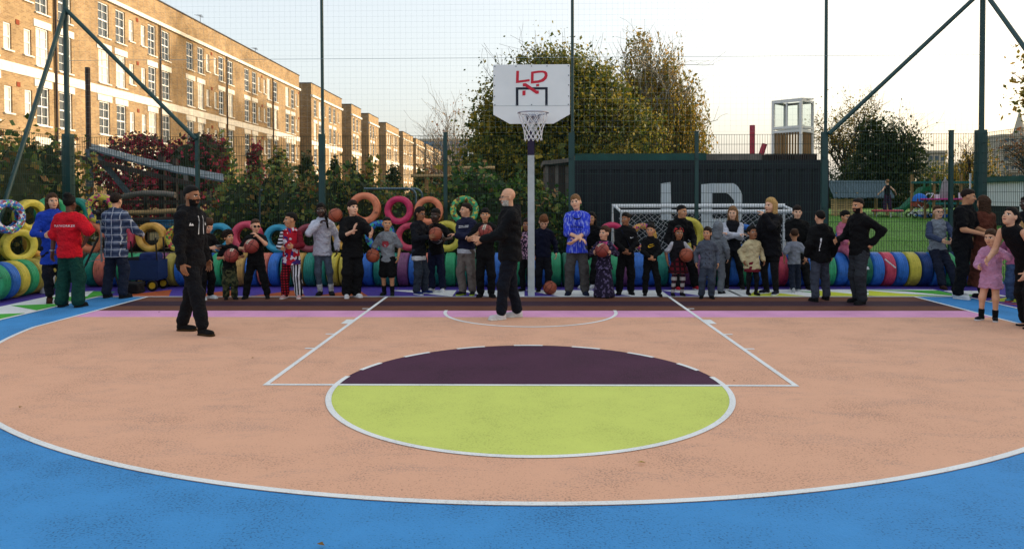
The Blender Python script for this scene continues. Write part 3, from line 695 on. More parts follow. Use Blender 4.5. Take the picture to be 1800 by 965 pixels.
tree('sparse_tree', (26.6, 47.7, 0), 11.4, 3.0, 2.4, 2.5, 4200, .09, 'gold', 31, 'open golden tree with dark limbs beside the lookout cabin', lobes=[(-.5, 0, 8.2, .7, .6), (1.2, .2, 7.6, .6, .55), (-2.2, 0, 7.2, .5, .35), (1.0, 0, 4.8, .7, .4)], clear=.3)
tree('round_tree', (23.9, 35.7, 0), 7.5, 2.6, 2.2, .9, 15000, .085, 'deep', 37, 'dense dark green tree behind the play shelter', lobes=[(0, 0, 4.6, .8, .6), (-1.0, 0, 5.8, .45, .4), (1.5, 0, 4.2, .5, .5), (-1.6, 0, 3.0, .6, .5), (1.2, 0, 2.6, .7, .4)])
tree('willow_tree', (33.5, 42.7, 0), 7.8, 2.6, 2.2, 1.0, 5200, .085, 'gold', 41, 'thin yellowing tree behind the pink play table', lobes=[(-.3, 0, 5.4, .7, .6), (1.0, 0, 4.0, .7, .5), (-.8, 0, 3.2, .7, .5)], weep=True, sparse=.8, clear=.3)
tree('twiggy_tree', (27.9, 27.7, 0), 7.9, 2.0, 1.8, 2.0, 700, .10, 'rust', 43, 'twiggy almost leafless tree over the white cabin', lobes=[(0, 0, 5.6, 1, .8), (.6, 0, 4.0, .8, .5)], sparse=.5, clear=.25)
for k, (x, y, h, rx, lm_, lab) in enumerate([(10.2, 40, 6.0, 2.2, 'deep', 'small dark tree peeping over the container roof beam'), (29.5, 52, 5.4, 3.2, 'deep', 'low dark tree between the round tree and the pink table'), (38.5, 55, 5.6, 3.4, 'autumn_green', 'low yellow green tree in front of the far flats'), (19.3, 50, 5.0, 2.6, 'autumn_green', 'bushy tree behind the thatched play shelter'), (-8.5, 60, 6.5, 2.4, 'rust', 'brown leaved tree at the far end of the terrace'), (46, 62, 6.0, 3.5, 'deep', 'dark tree in front of the balcony tower')]):
    tree('low_tree', (x, y, 0), h, rx, rx * .8, .5, 4200, .13, lm_, 60 + k, lab, group='low trees in the park', lobes=[(0, 0, h * .55, .9, .8), (rx * .5, 0, h * .4, .6, .6), (-rx * .5, 0, h * .42, .6, .6)], clear=.2)
# big plane trees added out of view, sized to break up low sunlight on the brickwork
for k, (x, y, h, rx) in enumerate([(61, 65, 27, 6.2), (68, 77, 28, 6.5), (78, 89, 27, 6.5), (52, 54, 14, 3.6)]):
    tree('plane_tree', (x, y, 0), h, rx, rx * .9, 3.5, 15000, .3, 'gold' if k % 2 else 'autumn_green', 80 + k, ['big plane tree second along the street beside the lawn', 'big plane tree third along the street beside the lawn', 'tallest plane tree far along the street beside the lawn', 'smaller plane tree by the end of the flats across the street'][k], group='plane trees along the street', lobes=[(0, 0, h * .68, .8, .62), (rx * .45, 0, h * .5, .6, .55), (-rx * .45, .3, h * .5, .6, .55)], clear=.3)

# ------------------------------------------------------------------ hedges and creeper
def bush(name, label, boxes, n, lsize, lm, seed, group=None, cat='hedge', core=True):
    """boxes: (cx, cy, cz, rx, ry, rz) leafy mounds"""
    rg = np.random.default_rng(seed); c0 = boxes[0]; root = empty(name, (c0[0], c0[1], 0), label, cat, group); off = np.array([c0[0], c0[1], 0])
    vol = np.array([bx[3] * bx[5] + .2 for bx in boxes]); P = []
    for bx, share in zip(boxes, vol / vol.sum()):
        m = int(n * share); u = rg.normal(size=(m, 3)); u /= np.linalg.norm(u, axis=1, keepdims=True)
        u *= 1 + .10 * np.sin(u[:, :1] * 9 + u[:, 2:] * 7 + seed) + .08 * np.sin(u[:, 1:2] * 17 + u[:, 2:] * 13); u *= rg.uniform(.8, 1.12, (m, 1))
        P.append(np.array(bx[:3]) + u * np.array(bx[3:]) - off)
    P = np.concatenate(P); P = P[P[:, 2] > .02]
    obj('foliage', leaf_mesh('foliage', P, lsize, seed, .4, .75), LM[lm], root)
    if core:
        b = MB()
        for bx in boxes:
            vs = []; nu, nv = 14, 8
            for j in range(nv + 1):
                for i in range(nu):
                    t, s = 2 * math.pi * i / nu, math.pi * j / nv
                    q = np.array([math.sin(s) * math.cos(t), math.sin(s) * math.sin(t), math.cos(s)]) * (.80 + .07 * rg.normal())
                    p = np.array(bx[:3]) + q * np.array(bx[3:]) - off; p[2] = max(p[2], -.05); vs.append(p)
            b.add(vs, [(j * nu + i, (j + 1) * nu + i, (j + 1) * nu + (i + 1) % nu, j * nu + (i + 1) % nu) for j in range(nv) for i in range(nu)])
        b.build('stems', MATS['bush_core'], root)  # dark leafy lumps added inside the mounds so they are not see-through
    return root
bush('creeper_hedge', 'dense creeper of green and reddish leaves climbing the corner of the fence', [(-11.0, 3.6, 1.2, 1.3, .7, 1.9), (-10.4, 1.9, 1.1, .5, 1.2, 1.75), (-12.2, 3.2, 1.2, 1.2, .9, 2.1), (-10.3, .4, 1.0, .45, 1.1, 1.7), (-12.8, 2.0, 1.4, 1.2, 1.2, 1.9), (-13.5, 4.4, 1.6, 1.3, .8, 2.0)], 9500, .075, 'ivy', 3)
bx = []
for k in range(11):
    x = -6.5 + k * .66; bx.append((x, 3.9 + .3 * math.sin(k * 1.7), .9, .72, .8, (1.4 if x < -3.6 else .95) + .14 * math.sin(k * 2.1)))
bush('ivy_hedge', 'long leafy hedge behind the fence and the coloured tyres', bx, 15000, .06, 'ivy', 4)
bush('laurel_bush', 'bright green leafy bush behind the fence beside the hoop pole', [(-.35, 3.6, .9, .9, .7, 1.15), (.55, 3.8, .8, .8, .6, .95), (-1.3, 4.2, 1.0, .8, .7, 1.35)], 5500, .06, 'ivy_bright', 5, cat='bush')
for k, (cx, cy, cz, rx, rz) in enumerate([(-13.2, 11.5, 2.9, .85, .9), (-11.4, 12.0, 2.5, .95, 1.3), (-12.6, 11.0, 1.6, .9, .9)]):
    bush('red_creeper', ['crimson creeper bush above the sloping plank deck', 'large crimson creeper bush beside the brace foot', 'low crimson creeper hanging under the plank deck'][k], [(cx, cy, cz, rx, .9, rz), (cx + .5, cy, cz + rz * .45, rx * .6, .7, rz * .6), (cx - .7, cy, cz - .3, rx * .7, .7, rz * .7)], 2600, .075, 'creeper', 20 + k, 'crimson creepers', 'creeper', k == 1)
for k, (u, top, w, d_, lm_) in enumerate([(388, 246, 42, 34, 'ivy'), (445, 256, 30, 38, 'creeper'), (487, 264, 36, 40, 'ivy'), (537, 272, 30, 44, 'deep'), (587, 282, 22, 50, 'deep'), (620, 284, 14, 52, 'deep'), (648, 282, 14, 54, 'ivy'), (300, 262, 34, 30, 'creeper'), (690, 292, 26, 56, 'deep'), (740, 298, 30, 58, 'ivy')]):
    x = (u - 923) / 1257 * d_; zt = 1.73 + (345 - top) / 1257 * d_; r_ = w / 2 / 1257 * d_
    bush('garden_shrub', ['rounded shrub with red tinged leaves in front of the long block', 'upright maroon shrub in front of the long block', 'loose green shrub by the end of the long block', 'dark shrub before the gap after the long block', 'clipped dark shrub below the second block', 'slim dark shrub below the third block', 'slim green shrub below the fourth block', 'maroon shrub behind the plank deck post', 'dark shrub behind the metal hoops', 'green shrub behind the timber rail'][k],
         [(x, d_ - 12.3, zt / 2, r_, r_ * .8, zt / 2)], 1500, .11, lm_, 40 + k, 'shrubs in the front gardens', 'shrub')
bush('garden_hedge', 'low green hedge along the gardens in front of the brick blocks', [(-9.5 + k * 1.8 - .02 * k * k, 14.5 + k * 1.6, 1.0, 1.3, 1.0, 1.25 + .15 * math.sin(k * 1.3)) for k in range(8)], 6500, .09, 'ivy', 77)
bush('ivy_bank', 'dark green bank of bushes at the foot of the broad autumn tree', [(-3.0 + 1.5 * k, 17.5 + .5 * math.sin(k), 1.0, 1.3, 1.0, 1.7 + .3 * math.sin(k * 1.9)) for k in range(7)], 6500, .09, 'deep', 78)
bush('park_hedge', 'dark hedge along the far side of the play area', [(15 + 3.0 * k, 37 + .3 * k, 1.4, 2.0, 1.2, 1.5 + .25 * math.sin(k * 2.3)) for k in range(10)], 8000, .12, 'deep', 79)
# ------------------------------------------------------------------ dark shipping container with painted letters
mat('container_navy', hexc('0d141e'), .6, .15, 1.5, .1, 20, spec=.35); mat('paint_white', hexc('c4ccd2'), .7, .06, 3)
mat('beam_green', hexc('1f4a46'), .7, .25, 3, .2, 20); mat('wood_grey', hexc('6a645e'), .85, .3, 4, .5, 25); mat('wood_brown', hexc('8a6a44'), .8, .25, 5, .4, 25); mat('wood_dark', hexc('3c3330'), .85, .3, 5, .5, 25)
mat('wood_pale', hexc('a88c62'), .8, .2, 6, .4, 25); mat('red_wood', hexc('a83a48'), .7, .2, 6, .2, 25); mat('slate_blue', hexc('56646e'), .8, .25, 6, .4, 20)
CX0, CX1, CYF, CH = 1.15, 7.2, 4.9, 2.58
def corr(x):      # trapezoid corrugation depth at x
    p = .278; t = ((x - CX0) % p) / p
    return .036 * (0 if t < .25 else (t - .25) / .25 if t < .5 else 1 if t < .75 else 1 - (t - .75) / .25)
con = empty('shipping_container', ((CX0 + CX1) / 2, CYF + 1.22, 0), 'dark navy shipping container with big white painted letters', 'container')
ox, oy = (CX0 + CX1) / 2, CYF + 1.22
xs = [CX0 + .07]; x = CX0
while x < CX1 - .07:
    for f in (.25, .5, .75, 1.0):
        q = x + .278 * f
        if CX0 + .08 < q < CX1 - .08: xs.append(q)
    x += .278
xs.append(CX1 - .07); b = MB()
for a, c in zip(xs[:-1], xs[1:]):
    ya_, yc_ = CYF + .01 + corr(a), CYF + .01 + corr(c)
    b.add([(a - ox, ya_ - oy, .16), (c - ox, yc_ - oy, .16), (c - ox, yc_ - oy, CH - .22), (a - ox, ya_ - oy, CH - .22)], [(0, 1, 2, 3)])
b.build('corrugated_wall', MATS['container_navy'], con)
b = MB(); b.box((0, 0, .08), (6.05, 2.43, .16)); b.box((0, 0, CH - .11), (6.05, 2.43, .22)); 
for sx in (-1, 1):
    for sy in (-1, 1): b.box((sx * 2.96, sy * 1.15, 1.26), (.14, .14, 2.2))
b.build('frame', MATS['container_navy'], con)
b = MB(); b.box((-2.96, 0, 1.26), (.05, 2.16, 2.2)); b.box((2.96, 0, 1.26), (.05, 2.16, 2.2)); b.box((0, 1.18, 1.26), (5.8, .05, 2.2)); b.build('end_wall', MATS['container_navy'], con)
def strip_letter(name, shape, x0, x1):
    """painted letter that follows the corrugation: shape(x) -> list of (z0, z1)"""
    cuts = sorted({x0, x1} | {v for v in xs if x0 < v < x1} | {x0 + (x1 - x0) * k / 24 for k in range(25)}); b = MB()
    for a, c in zip(cuts[:-1], cuts[1:]):
        for (p0, p1), (q0, q1) in zip(shape(a + 1e-4), shape(c - 1e-4)):
            ya_, yc_ = CYF + .006 + corr(a), CYF + .006 + corr(c)
            b.add([(a - ox, ya_ - oy, p0), (c - ox, yc_ - oy, q0), (c - ox, yc_ - oy, q1), (a - ox, ya_ - oy, p1)], [(0, 1, 2, 3)])
    b.build(name, MATS['paint_white'], con)
strip_letter('letter_l', lambda x: [(1.15 if x < 3.46 else 1.0, 2.03 + (x - 3.22) * .12)] if x < 3.47 else [(.98, 1.18)], 3.22, 3.98)
D0 = 4.18
def dtop(x): u = (x - D0) / .98; return 2.03 - max(0, u - .75) ** 2 * 4.6
def dbot(x): u = (x - D0) / .98; return .95 + max(0, u - .75) ** 2 * 4.6
def din(x): u = (x - D0) / .98; return 1.80 - max(0, u - .55) ** 2 * 3.0, 1.18 + max(0, u - .55) ** 2 * 3.0
strip_letter('letter_d', lambda x: [(.95, 2.0 + .1 * (x - D0))], D0, D0 + .265); strip_letter('letter_d', lambda x: [(din(x)[0], dtop(x))], D0 + .266, D0 + .784)
strip_letter('letter_d', lambda x: [(dbot(x), din(x)[1])], D0 + .266, D0 + .784); strip_letter('letter_d', lambda x: [(dbot(x), dtop(x))], D0 + .785, 5.16)
# things on the container roof
obj('roof_beam', MB().box((0, 0, .085), (3.15, .09, .17)).mesh('roof_beam'), MATS['beam_green'], loc=(2.75, 5.05, CH), label='dark green painted beam along the container roof edge', cat='beam')
obj('roof_beam', MB().box((0, 0, .09), (2.0, .12, .17)).mesh('roof_beam'), MATS['wood_grey'], loc=(4.75, 5.4, CH), label='weathered grey timber lying behind the green beam on the container', cat='beam')
b = MB()
for k in range(24): b.box((-.6 + k * .052, 0, .08), (.03, .5, .15))
b.box((0, .02, .08), (1.26, .44, .12)); obj('roof_pallet', b.mesh('roof_pallet'), MATS['wood_dark'], loc=(6.45, 5.5, CH), label='dark ribbed pallet on the container roof under the lookout cabin', cat='pallet')
lk = empty('lookout_cabin', (6.95, 6.55, CH + .10), 'small white framed lookout cabin with glass above wooden slats', 'cabin', rz=R(-45))
b = MB(); w_, d2, h_ = .74, .68, 1.50
for sx in (-1, 1):
    for sy in (-1, 1): b.box((sx * w_ / 2, sy * d2 / 2, h_ / 2), (.06, .06, h_))
for z in (.03, .70, .80, h_ - .03):
    for sy in (-1, 1): b.box((0, sy * d2 / 2, z), (w_ - .06, .05, .06))
    for sx in (-1, 1): b.box((sx * w_ / 2, 0, z), (.05, d2 - .06, .06))
for sy in (-1, 1): b.box((0, sy * d2 / 2, 1.13), (.04, .04, .6))
b.build('frame', MATS['frame_white'], lk)
for sy in (-1, 1):
    for k in range(9): obj('slat', shared_box('slat', (.045, .02, .6), MATS['wood_brown']), None, lk).location = (-w_ / 2 + .07 + k * (w_ - .14) / 8, sy * (d2 / 2 - .012), .365)
for sx in (-1, 1):
    for k in range(7): o = obj('slat', shared_box('slat', (.045, .02, .6), MATS['wood_brown']), None, lk); o.location = (sx * (w_ / 2 - .012), -d2 / 2 + .07 + k * (d2 - .14) / 6, .365); o.rotation_euler = (0, 0, R(90))
m, nt, g_ = nodes_of('clear_glass'); g_.inputs['Base Color'].default_value = (.85, .9, .9, 1); g_.inputs['Transmission Weight'].default_value = 1; g_.inputs['Roughness'].default_value = .03; g_.inputs['IOR'].default_value = 1.1; MATS['clear_glass'] = m
for sy in (-1, 1):
    for sx in (-1, 1): MB().box((sx * .17, sy * d2 / 2, 1.13), (.29, .008, .62)).build('pane', MATS['clear_glass'], lk)
for sx in (-1, 1): MB().box((sx * w_ / 2, 0, 1.13), (.008, d2 - .08, .62)).build('pane', MATS['clear_glass'], lk)
MB().box((0, 0, h_ + .03), (w_ + .06, d2 + .06, .03), Matrix.Rotation(R(4), 3, 'X')).build('roof', MATS['frame_white'], lk)
obj('red_post', MB().cyl((0, 0, 0), (0, 0, 1.0), .07, n=10).mesh('red_post', 40), MATS['red_wood'], loc=(5.95, 6.7, CH), label='upright pinkish red timber post on the container roof', cat='post')
obj('red_post', MB().cyl((0, 0, 0), (.16, 0, .50), .07, n=10).mesh('red_post', 40), MATS['red_wood'], loc=(6.08, 6.6, CH), label='short red timber leaning beside the upright red post', cat='post')
# boarded shed beside the container
sh = empty('timber_shed', (.93, 6.9, 0), 'weathered vertical board shed at the end of the container', 'shed')
for k in range(11):
    hh = 2.5 + .02 * math.sin(k * 5)
    MB().box((-.42 + k * .085, -1.1, hh / 2), (.08, .03, hh)).build('board', MATS['wood_dark' if k % 3 else 'wood_grey'], sh)
MB().box((-.43, .1, 1.25), (.04, 2.3, 2.5)).build('side_wall', MATS['wood_dark'], sh)
MB().box((.05, 0, 2.62), (1.15, 2.5, .1), Matrix.Rotation(R(-6), 3, 'Y')).build('roof', MATS['wood_grey'], sh)

# ------------------------------------------------------------------ football goal
mat('goal_white', hexc('d6dade'), .45, .06, 6, spec=.5)
gl = empty('football_goal', (3.75, 2.9, 0), 'small white football goal with net standing between fence and container', 'goal')
gx, gw = 0, 1.80
b = MB().tube([(-gw, -.35, 0), (-gw, -.35, 1.40), (gw, -.35, 1.40), (gw, -.35, 0)], .048, 8); b.build('front_frame', MATS['goal_white'], gl, smooth=50)
b = MB().tube([(-gw - .08, .4, 0), (-gw - .08, .4, 1.51), (gw + .02, .4, 1.51), (gw + .02, .4, 0)], .05, 8)
for s in (-1, 1): b.cyl((s * gw, -.35, .05), (s * gw, .4, .05), .04, n=8); b.cyl((s * gw, -.35, 1.40), (s * (gw + .02), .4, 1.50), .03, n=8)
b.build('back_frame', MATS['goal_white'], gl, smooth=50)
b = MB(); nx, nz = 30, 12
def gp_(i, j): return Vector((-gw + 2 * gw * i / nx + .03 * math.sin(j * 2.1 + i), -.30 + .12 * math.sin(i * .7) * math.sin(math.pi * j / nz) + .25 * math.sin(math.pi * j / nz), 1.38 * j / nz - .03 * math.sin(i * 1.3)))
for i in range(nx + 1):
    for j in range(nz):
        if i < nx: b.cyl(gp_(i, j), gp_(i + 1, j + 1), .005, n=4, cap=False); b.cyl(gp_(i + 1, j), gp_(i, j + 1), .005, n=4, cap=False)
b.build('net', MATS['net_white'], gl, kind='stuff')

# ------------------------------------------------------------------ sloping plank deck and timber yard
dk = empty('plank_deck', (-9.6, 6.0, 0), 'sloping grey plank deck on posts behind the fence corner', 'deck')
nl, nr_, fl, fr = Vector((-10.8, 5.2, 2.94)), Vector((-7.45, 5.2, 2.14)), Vector((-11.7, 6.7, 3.18)), Vector((-8.1, 6.7, 2.35)); base = Vector((-9.6, 6.0, 0))
npk = 15
for k in range(npk):
    t0, t1 = k / npk + .0012, (k + 1) / npk - .0012; sag = lambda t: Vector((0, 0, -.06 * math.sin(math.pi * t)))
    q = [nl.lerp(nr_, t0) + sag(t0), nl.lerp(nr_, t1) + sag(t1), fl.lerp(fr, t1) + sag(t1), fl.lerp(fr, t0) + sag(t0)]; dz = rnd.uniform(-.008, .008)
    q = [v - base + Vector((0, 0, dz)) for v in q]; lo = [v - Vector((0, 0, .045)) for v in q]
    MB().add(q + lo, [(0, 1, 2, 3), (7, 6, 5, 4), (0, 4, 5, 1), (1, 5, 6, 2), (2, 6, 7, 3), (3, 7, 4, 0)]).build('plank', MATS['slate_blue'], dk)
def dpost(x, y, z0, z1, w, m, nm='post', x2=None):
    p0, p1 = Vector((x, y, z0)) - base, Vector((x2 if x2 is not None else x, y, z1)) - base
    MB().cyl(p0, p1, w, n=4).build(nm, MATS[m], dk)
dpost(-10.85, 5.3, 0, 2.93, .09, 'slate_blue'); dpost(-8.4, 5.25, 0, 2.3, .07, 'wood_grey'); dpost(-9.7, 6.6, 0, 2.8, .09, 'wood_dark'); dpost(-9.35, 6.6, 0, 2.75, .07, 'wood_dark')
MB().box((-.28, -.85, 2.44), (3.45, .07, .11), Matrix.Rotation(R(13.4), 3, 'Y')).build('beam', MATS['wood_dark'], dk)
dpost(-10.75, 5.35, 2.85, 1.75, .07, 'slate_blue', 'strut', -9.85)
obj('tall_post', MB().box((0, 0, 2.5), (.085, .085, 5.0)).mesh('tall_post'), MATS['wood_dark'], loc=(-11.05, 5.6, 0), label='lone tall dark post beside the sloping deck', cat='post')
for k, (x, y, z, L_, r_, m_, lab) in enumerate([(-9.1, 4.55, 1.72, 1.6, .07, 'wood_grey', 'curved grey pipe on top of the timber heap'), (-8.8, 4.6, 1.38, 2.2, .06, 'wood_pale', 'pale plank lying in the timber heap'), (-9.0, 4.6, 1.18, 2.3, .07, 'wood_dark', 'dark beam lying in the timber heap'), (-9.3, 4.7, .95, 2.2, .09, 'wood_brown', 'thick brown log in the middle of the timber heap'), (-8.7, 4.7, .62, 2.4, .10, 'wood_dark', 'thick dark log low in the timber heap'), (-9.2, 4.5, .30, 2.6, .13, 'wood_grey', 'grey log at the bottom of the timber heap'), (-8.9, 5.0, .12, 2.6, .12, 'wood_brown', 'brown log on the ground under the timber heap')]):
    p = [Vector((-L_ / 2 + L_ * i / 6, 0, .10 * math.sin(math.pi * i / 6) if k == 0 else .01 * math.sin(i * 2))) for i in range(7)]
    obj('timber', MB().tube(p, r_, 8).mesh('timber', 50), MATS[m_], loc=(x, y, z), label=lab, cat='timber', group='timber heap').rotation_euler = (0, R(-4 + 2 * (k % 3)), R(5 * (k % 3) - 5))
b = MB(); b.box((0, 0, .02), (.42, .3, .03))
for s in (-1, 1):
    for z in (.06, .12, .18): b.box((0, s * .15, z), (.44, .015, .035)); b.box((s * .215, 0, z), (.015, .3, .035))
mat('crate_blue', hexc('2c6a96'), .5, .1, 8); obj('crate', b.mesh('crate'), MATS['crate_blue'], loc=(-8.6, 4.45, 1.0), label='blue plastic crate tucked into the timber heap', cat='crate')
st = empty('heap_stakes', (-9.0, 4.85, 0), 'dark stakes that hold the timber heap', 'stakes')
for x in (-1.2, -.3, .6, 1.25): MB().box((x, .18, .95), (.09, .09, 1.9)).build('stake', MATS['wood_dark'], st)
for z in (.45, 1.1, 1.62): MB().box((0, .08, z), (2.7, .08, .07)).build('crosspiece', MATS['wood_dark'], st)
# grey tube handrails behind the tyres
mat('tube_grey', hexc('5a6e7a'), .4, .1, 6, metal=.5)
for k, (x0, x1, y, lab) in enumerate([(-3.25, -2.38, 3.05, 'bent grey tube handrail behind the orange tyre'), (-3.1, -2.30, 3.45, 'second bent grey tube handrail just behind the first')]):
    p = [(x0 - .25, 0, 1.9)] + [(x1 - .16, 0, 1.9)] + [(x1 - .16 + .16 * math.sin(a), 0, 1.74 + .16 * math.cos(a)) for a in [.3, .7, 1.1, 1.5]] + [(x1, 0, 0)]
    obj('handrail', MB().tube(p, .024, 8).mesh('handrail', 60), MATS['tube_grey'], loc=(0, y, 0), label=lab, cat='handrail')
b = MB().tube([(0, 0, 0), (0, 0, 1.7), (.04, -.1, 1.82), (.12, -.2, 1.88)], .02, 7); obj('bent_pole', b.mesh('bent_pole', 60), MATS['tube_grey'], loc=(-5.65, 2.75, 0), label='thin bent grey pole rising behind the large pink tyre', cat='pole')
# timber climbing rail further back
tr_ = empty('timber_rail', (-2.6, 11.7, 0), 'pale round timber rail frame in front of the trees', 'rail')
for z, a, c in ((2.42, -1.25, 1.55), (2.68, 0.35, 1.55)): MB().cyl((a, -.08, z), (c, -.08, z), .055, n=9).build('rail', MATS['wood_pale'], tr_, smooth=50)
for x, h in ((-.75, 2.6), (.0, 2.75), (.35, 2.85), (1.0, 2.75), (1.2, 2.95)): MB().cyl((x, .06, 0), (x, .06, h), .07, n=9).build('post', MATS['wood_brown'], tr_, smooth=50)

# ------------------------------------------------------------------ lawn and play area on the right
def lz(y): return max(-.04, min(.85, .056 * (y - 2.6)))
lg = court_mat('lawn_grass', hexc('4a7a24'), .3, .25)
b = MB(); ysl = [2.3] + [2.6 + .8 * k for k in range(22)] + [24, 30, 40, 60]
xl = [7.3 + 2.2 * k for k in range(16)]
b.add([(x, y, lz(y) + .03 * math.sin(x * 1.3 + y) * (0 if y < 3 else 1)) for y in ysl for x in xl], [(j * 16 + i, j * 16 + i + 1, (j + 1) * 16 + i + 1, (j + 1) * 16 + i) for j in range(len(ysl) - 1) for i in range(15)])
b.build('lawn', lg, kind='structure', smooth=180)
rg = np.random.default_rng(99); n = 36000
gx_ = rg.uniform(7.4, 22, n); gy_ = 2.4 + rg.uniform(0, 1, n) ** 1.2 * 18; ok = np.abs(gx_ + .0) < gy_ * .72 + 10.5; gx_, gy_ = gx_[ok], gy_[ok]; n = len(gx_)
gz_ = np.array([lz(y) for y in gy_]); hgt = rg.uniform(.03, .085, n); ang = rg.uniform(0, 6.28, n); wd = .006
V = np.stack([np.stack([gx_ - np.cos(ang) * wd, gy_ - np.sin(ang) * wd, gz_ - .02], 1), np.stack([gx_ + np.cos(ang) * wd, gy_ + np.sin(ang) * wd, gz_ - .02], 1), np.stack([gx_ + rg.normal(size=n) * .03, gy_ + rg.normal(size=n) * .03, gz_ + hgt], 1)], 1).reshape(-1, 3)
me = bpy.data.meshes.new('grass'); me.from_pydata(V.tolist(), [], np.arange(3 * n).reshape(-1, 3).tolist())
obj('grass', me, leaf_mat('grass_blade', [hexc('36601a'), hexc('487a22'), hexc('5e9030'), hexc('748838')], .3), kind='stuff', label='short green grass on the bank behind the fence', cat='grass')
# thatched play shelter
mat('thatch', hexc('4f6068'), .95, .35, 25, .8, 40)
sp_ = empty('play_shelter', (14.4, 19.2, lz(19)), 'low play shelter with a shaggy grey thatched roof', 'shelter')
b = MB(); rgs = random.Random(4)
for k in range(46):
    x = -1.25 + 2.5 * k / 45
    b.add([(x - .03, -.75, .78 + rgs.uniform(-.05, .02)), (x + .035, -.75, .78 + rgs.uniform(-.05, .02)), (x + .035, 0, 1.52), (x - .03, 0, 1.52 + rgs.uniform(0, .03))], [(0, 1, 2, 3)])
b.add([(-1.28, -.73, .80), (1.28, -.73, .80), (1.28, 0, 1.5), (-1.28, 0, 1.5), (1.28, .75, .8), (-1.28, .75, .8)], [(0, 1, 2, 3), (3, 2, 4, 5)]); b.build('thatched_roof', MATS['thatch'], sp_)
for x in (-1.1, -.2, 1.1):
    for y in (-.5, .5): MB().cyl((x, y, -.05), (x, y, 1.0), .07, n=8).build('post', MATS['wood_pale'], sp_, smooth=50)
for k in range(7): MB().box((-.75, -.52, .08 + k * .1), (1.1, .03, .08)).build('board', MATS['wood_pale'], sp_)
# trampoline
mat('rim_red', hexc('b04450'), .5, .1, 6); mat('mat_black', hexc('15171a'), .8, .1, 8)
tz = lz(17.7); tp = empty('trampoline', (15.0, 17.7, tz), 'small round trampoline with a red padded rim on the lawn', 'trampoline')
MB().tube([(.56 * math.cos(t), .56 * math.sin(t), .24) for t in [2 * math.pi * i / 28 for i in range(28)]], .045, 7, True).build('rim', MATS['rim_red'], tp, smooth=60)
MB().cyl((0, 0, .225), (0, 0, .235), .52, n=28).build('mat', MATS['mat_black'], tp)
for k in range(6): a = k * math.pi / 3 + .3; MB().cyl((.54 * math.cos(a), .54 * math.sin(a), -.03), (.54 * math.cos(a), .54 * math.sin(a), .22), .015, n=6).build('leg', MATS['galvanised'], tp)
# slide
mat('slide_green', hexc('1f6a4c'), .4, .1, 4, spec=.5)
sl = empty('slide', (18.1, 21.5, lz(21)), 'dark green plastic slide in the play area', 'slide')
b = MB(); prof = [(-.75, .05), (-.5, .12), (0, .62), (.35, 1.02), (.62, 1.10)]
for (xa, za), (xb, zb) in zip(prof[:-1], prof[1:]):
    b.add([(xa, -.22, za), (xb, -.22, zb), (xb, .22, zb), (xa, .22, za)], [(0, 1, 2, 3)])
    for s in (-1, 1): b.add([(xa, s * .22, za), (xb, s * .22, zb), (xb, s * .27, zb + .2), (xa, s * .27, za + .2)], [(0, 1, 2, 3)])
b.build('chute', MATS['slide_green'], sl)
b = MB()
for s in (-1, 1): b.cyl((.65, s * .25, -.05), (.65, s * .25, 1.6), .04, n=8); b.cyl((1.1, s * .25, -.05), (1.1, s * .25, 1.6), .04, n=8)
b.box((.87, 0, 1.08), (.5, .5, .05)); b.build('tower', MATS['slide_green'], sl)
for z in (.3, .6, .9): MB().cyl((1.1, -.25, z), (1.1, .25, z), .025, n=6).build('rung', MATS['slide_green'], sl)
# blue pushchair
mat('fabric_blue', hexc('2468c0'), .8, .1, 6); mat('fabric_rust', hexc('8a4030'), .85, .2, 12); mat('plastic_white', hexc('d0d4d8'), .4, .05, 6); mat('rubber_black', hexc('141414'), .7, .1, 8)
pc = empty('pushchair', (15.95, 17.0, lz(17)), 'pushchair with a bright blue hood and a rust coloured seat', 'pushchair')
b = MB().lathe([(.30 * math.cos(t), .30 * math.sin(t)) for t in [i * math.pi / 14 for i in range(8)]], 18, 'Z', False); b.v = [(x * 1.0, y * .8, z * 1.05 + .68) for x, y, z in b.v]; b.build('hood', MATS['fabric_blue'], pc, smooth=180)
MB().box((0, 0, .52), (.5, .42, .2), Matrix.Rotation(R(12), 3, 'Y')).box((-.16, 0, .62), (.1, .4, .3)).build('seat', MATS['fabric_rust'], pc)
b = MB()
for s in (-1, 1): b.cyl((-.35, s * .22, .1), (.28, s * .22, .7), .018, n=6); b.cyl((.3, s * .22, .1), (-.2, s * .22, .55), .018, n=6); b.cyl((.2, s * .22, .65), (.42, s * .22, .98), .018, n=6)
b.cyl((.42, -.22, .98), (.42, .22, .98), .02, n=6); b.build('chassis', MATS['plastic_white'], pc)
for sx in (-1, 1):
    for sy in (-1, 1): MB().tube([(sx * .32 + .1 * math.cos(t), sy * .25, .12 + .1 * math.sin(t)) for t in [2 * math.pi * i / 14 for i in range(14)]], .025, 6, True).build('wheel', MATS['rubber_black'], pc, smooth=60)
MB().box((.0, -.02, .20), (.5, .34, .12)).build('basket', MATS['plastic_white'], pc)
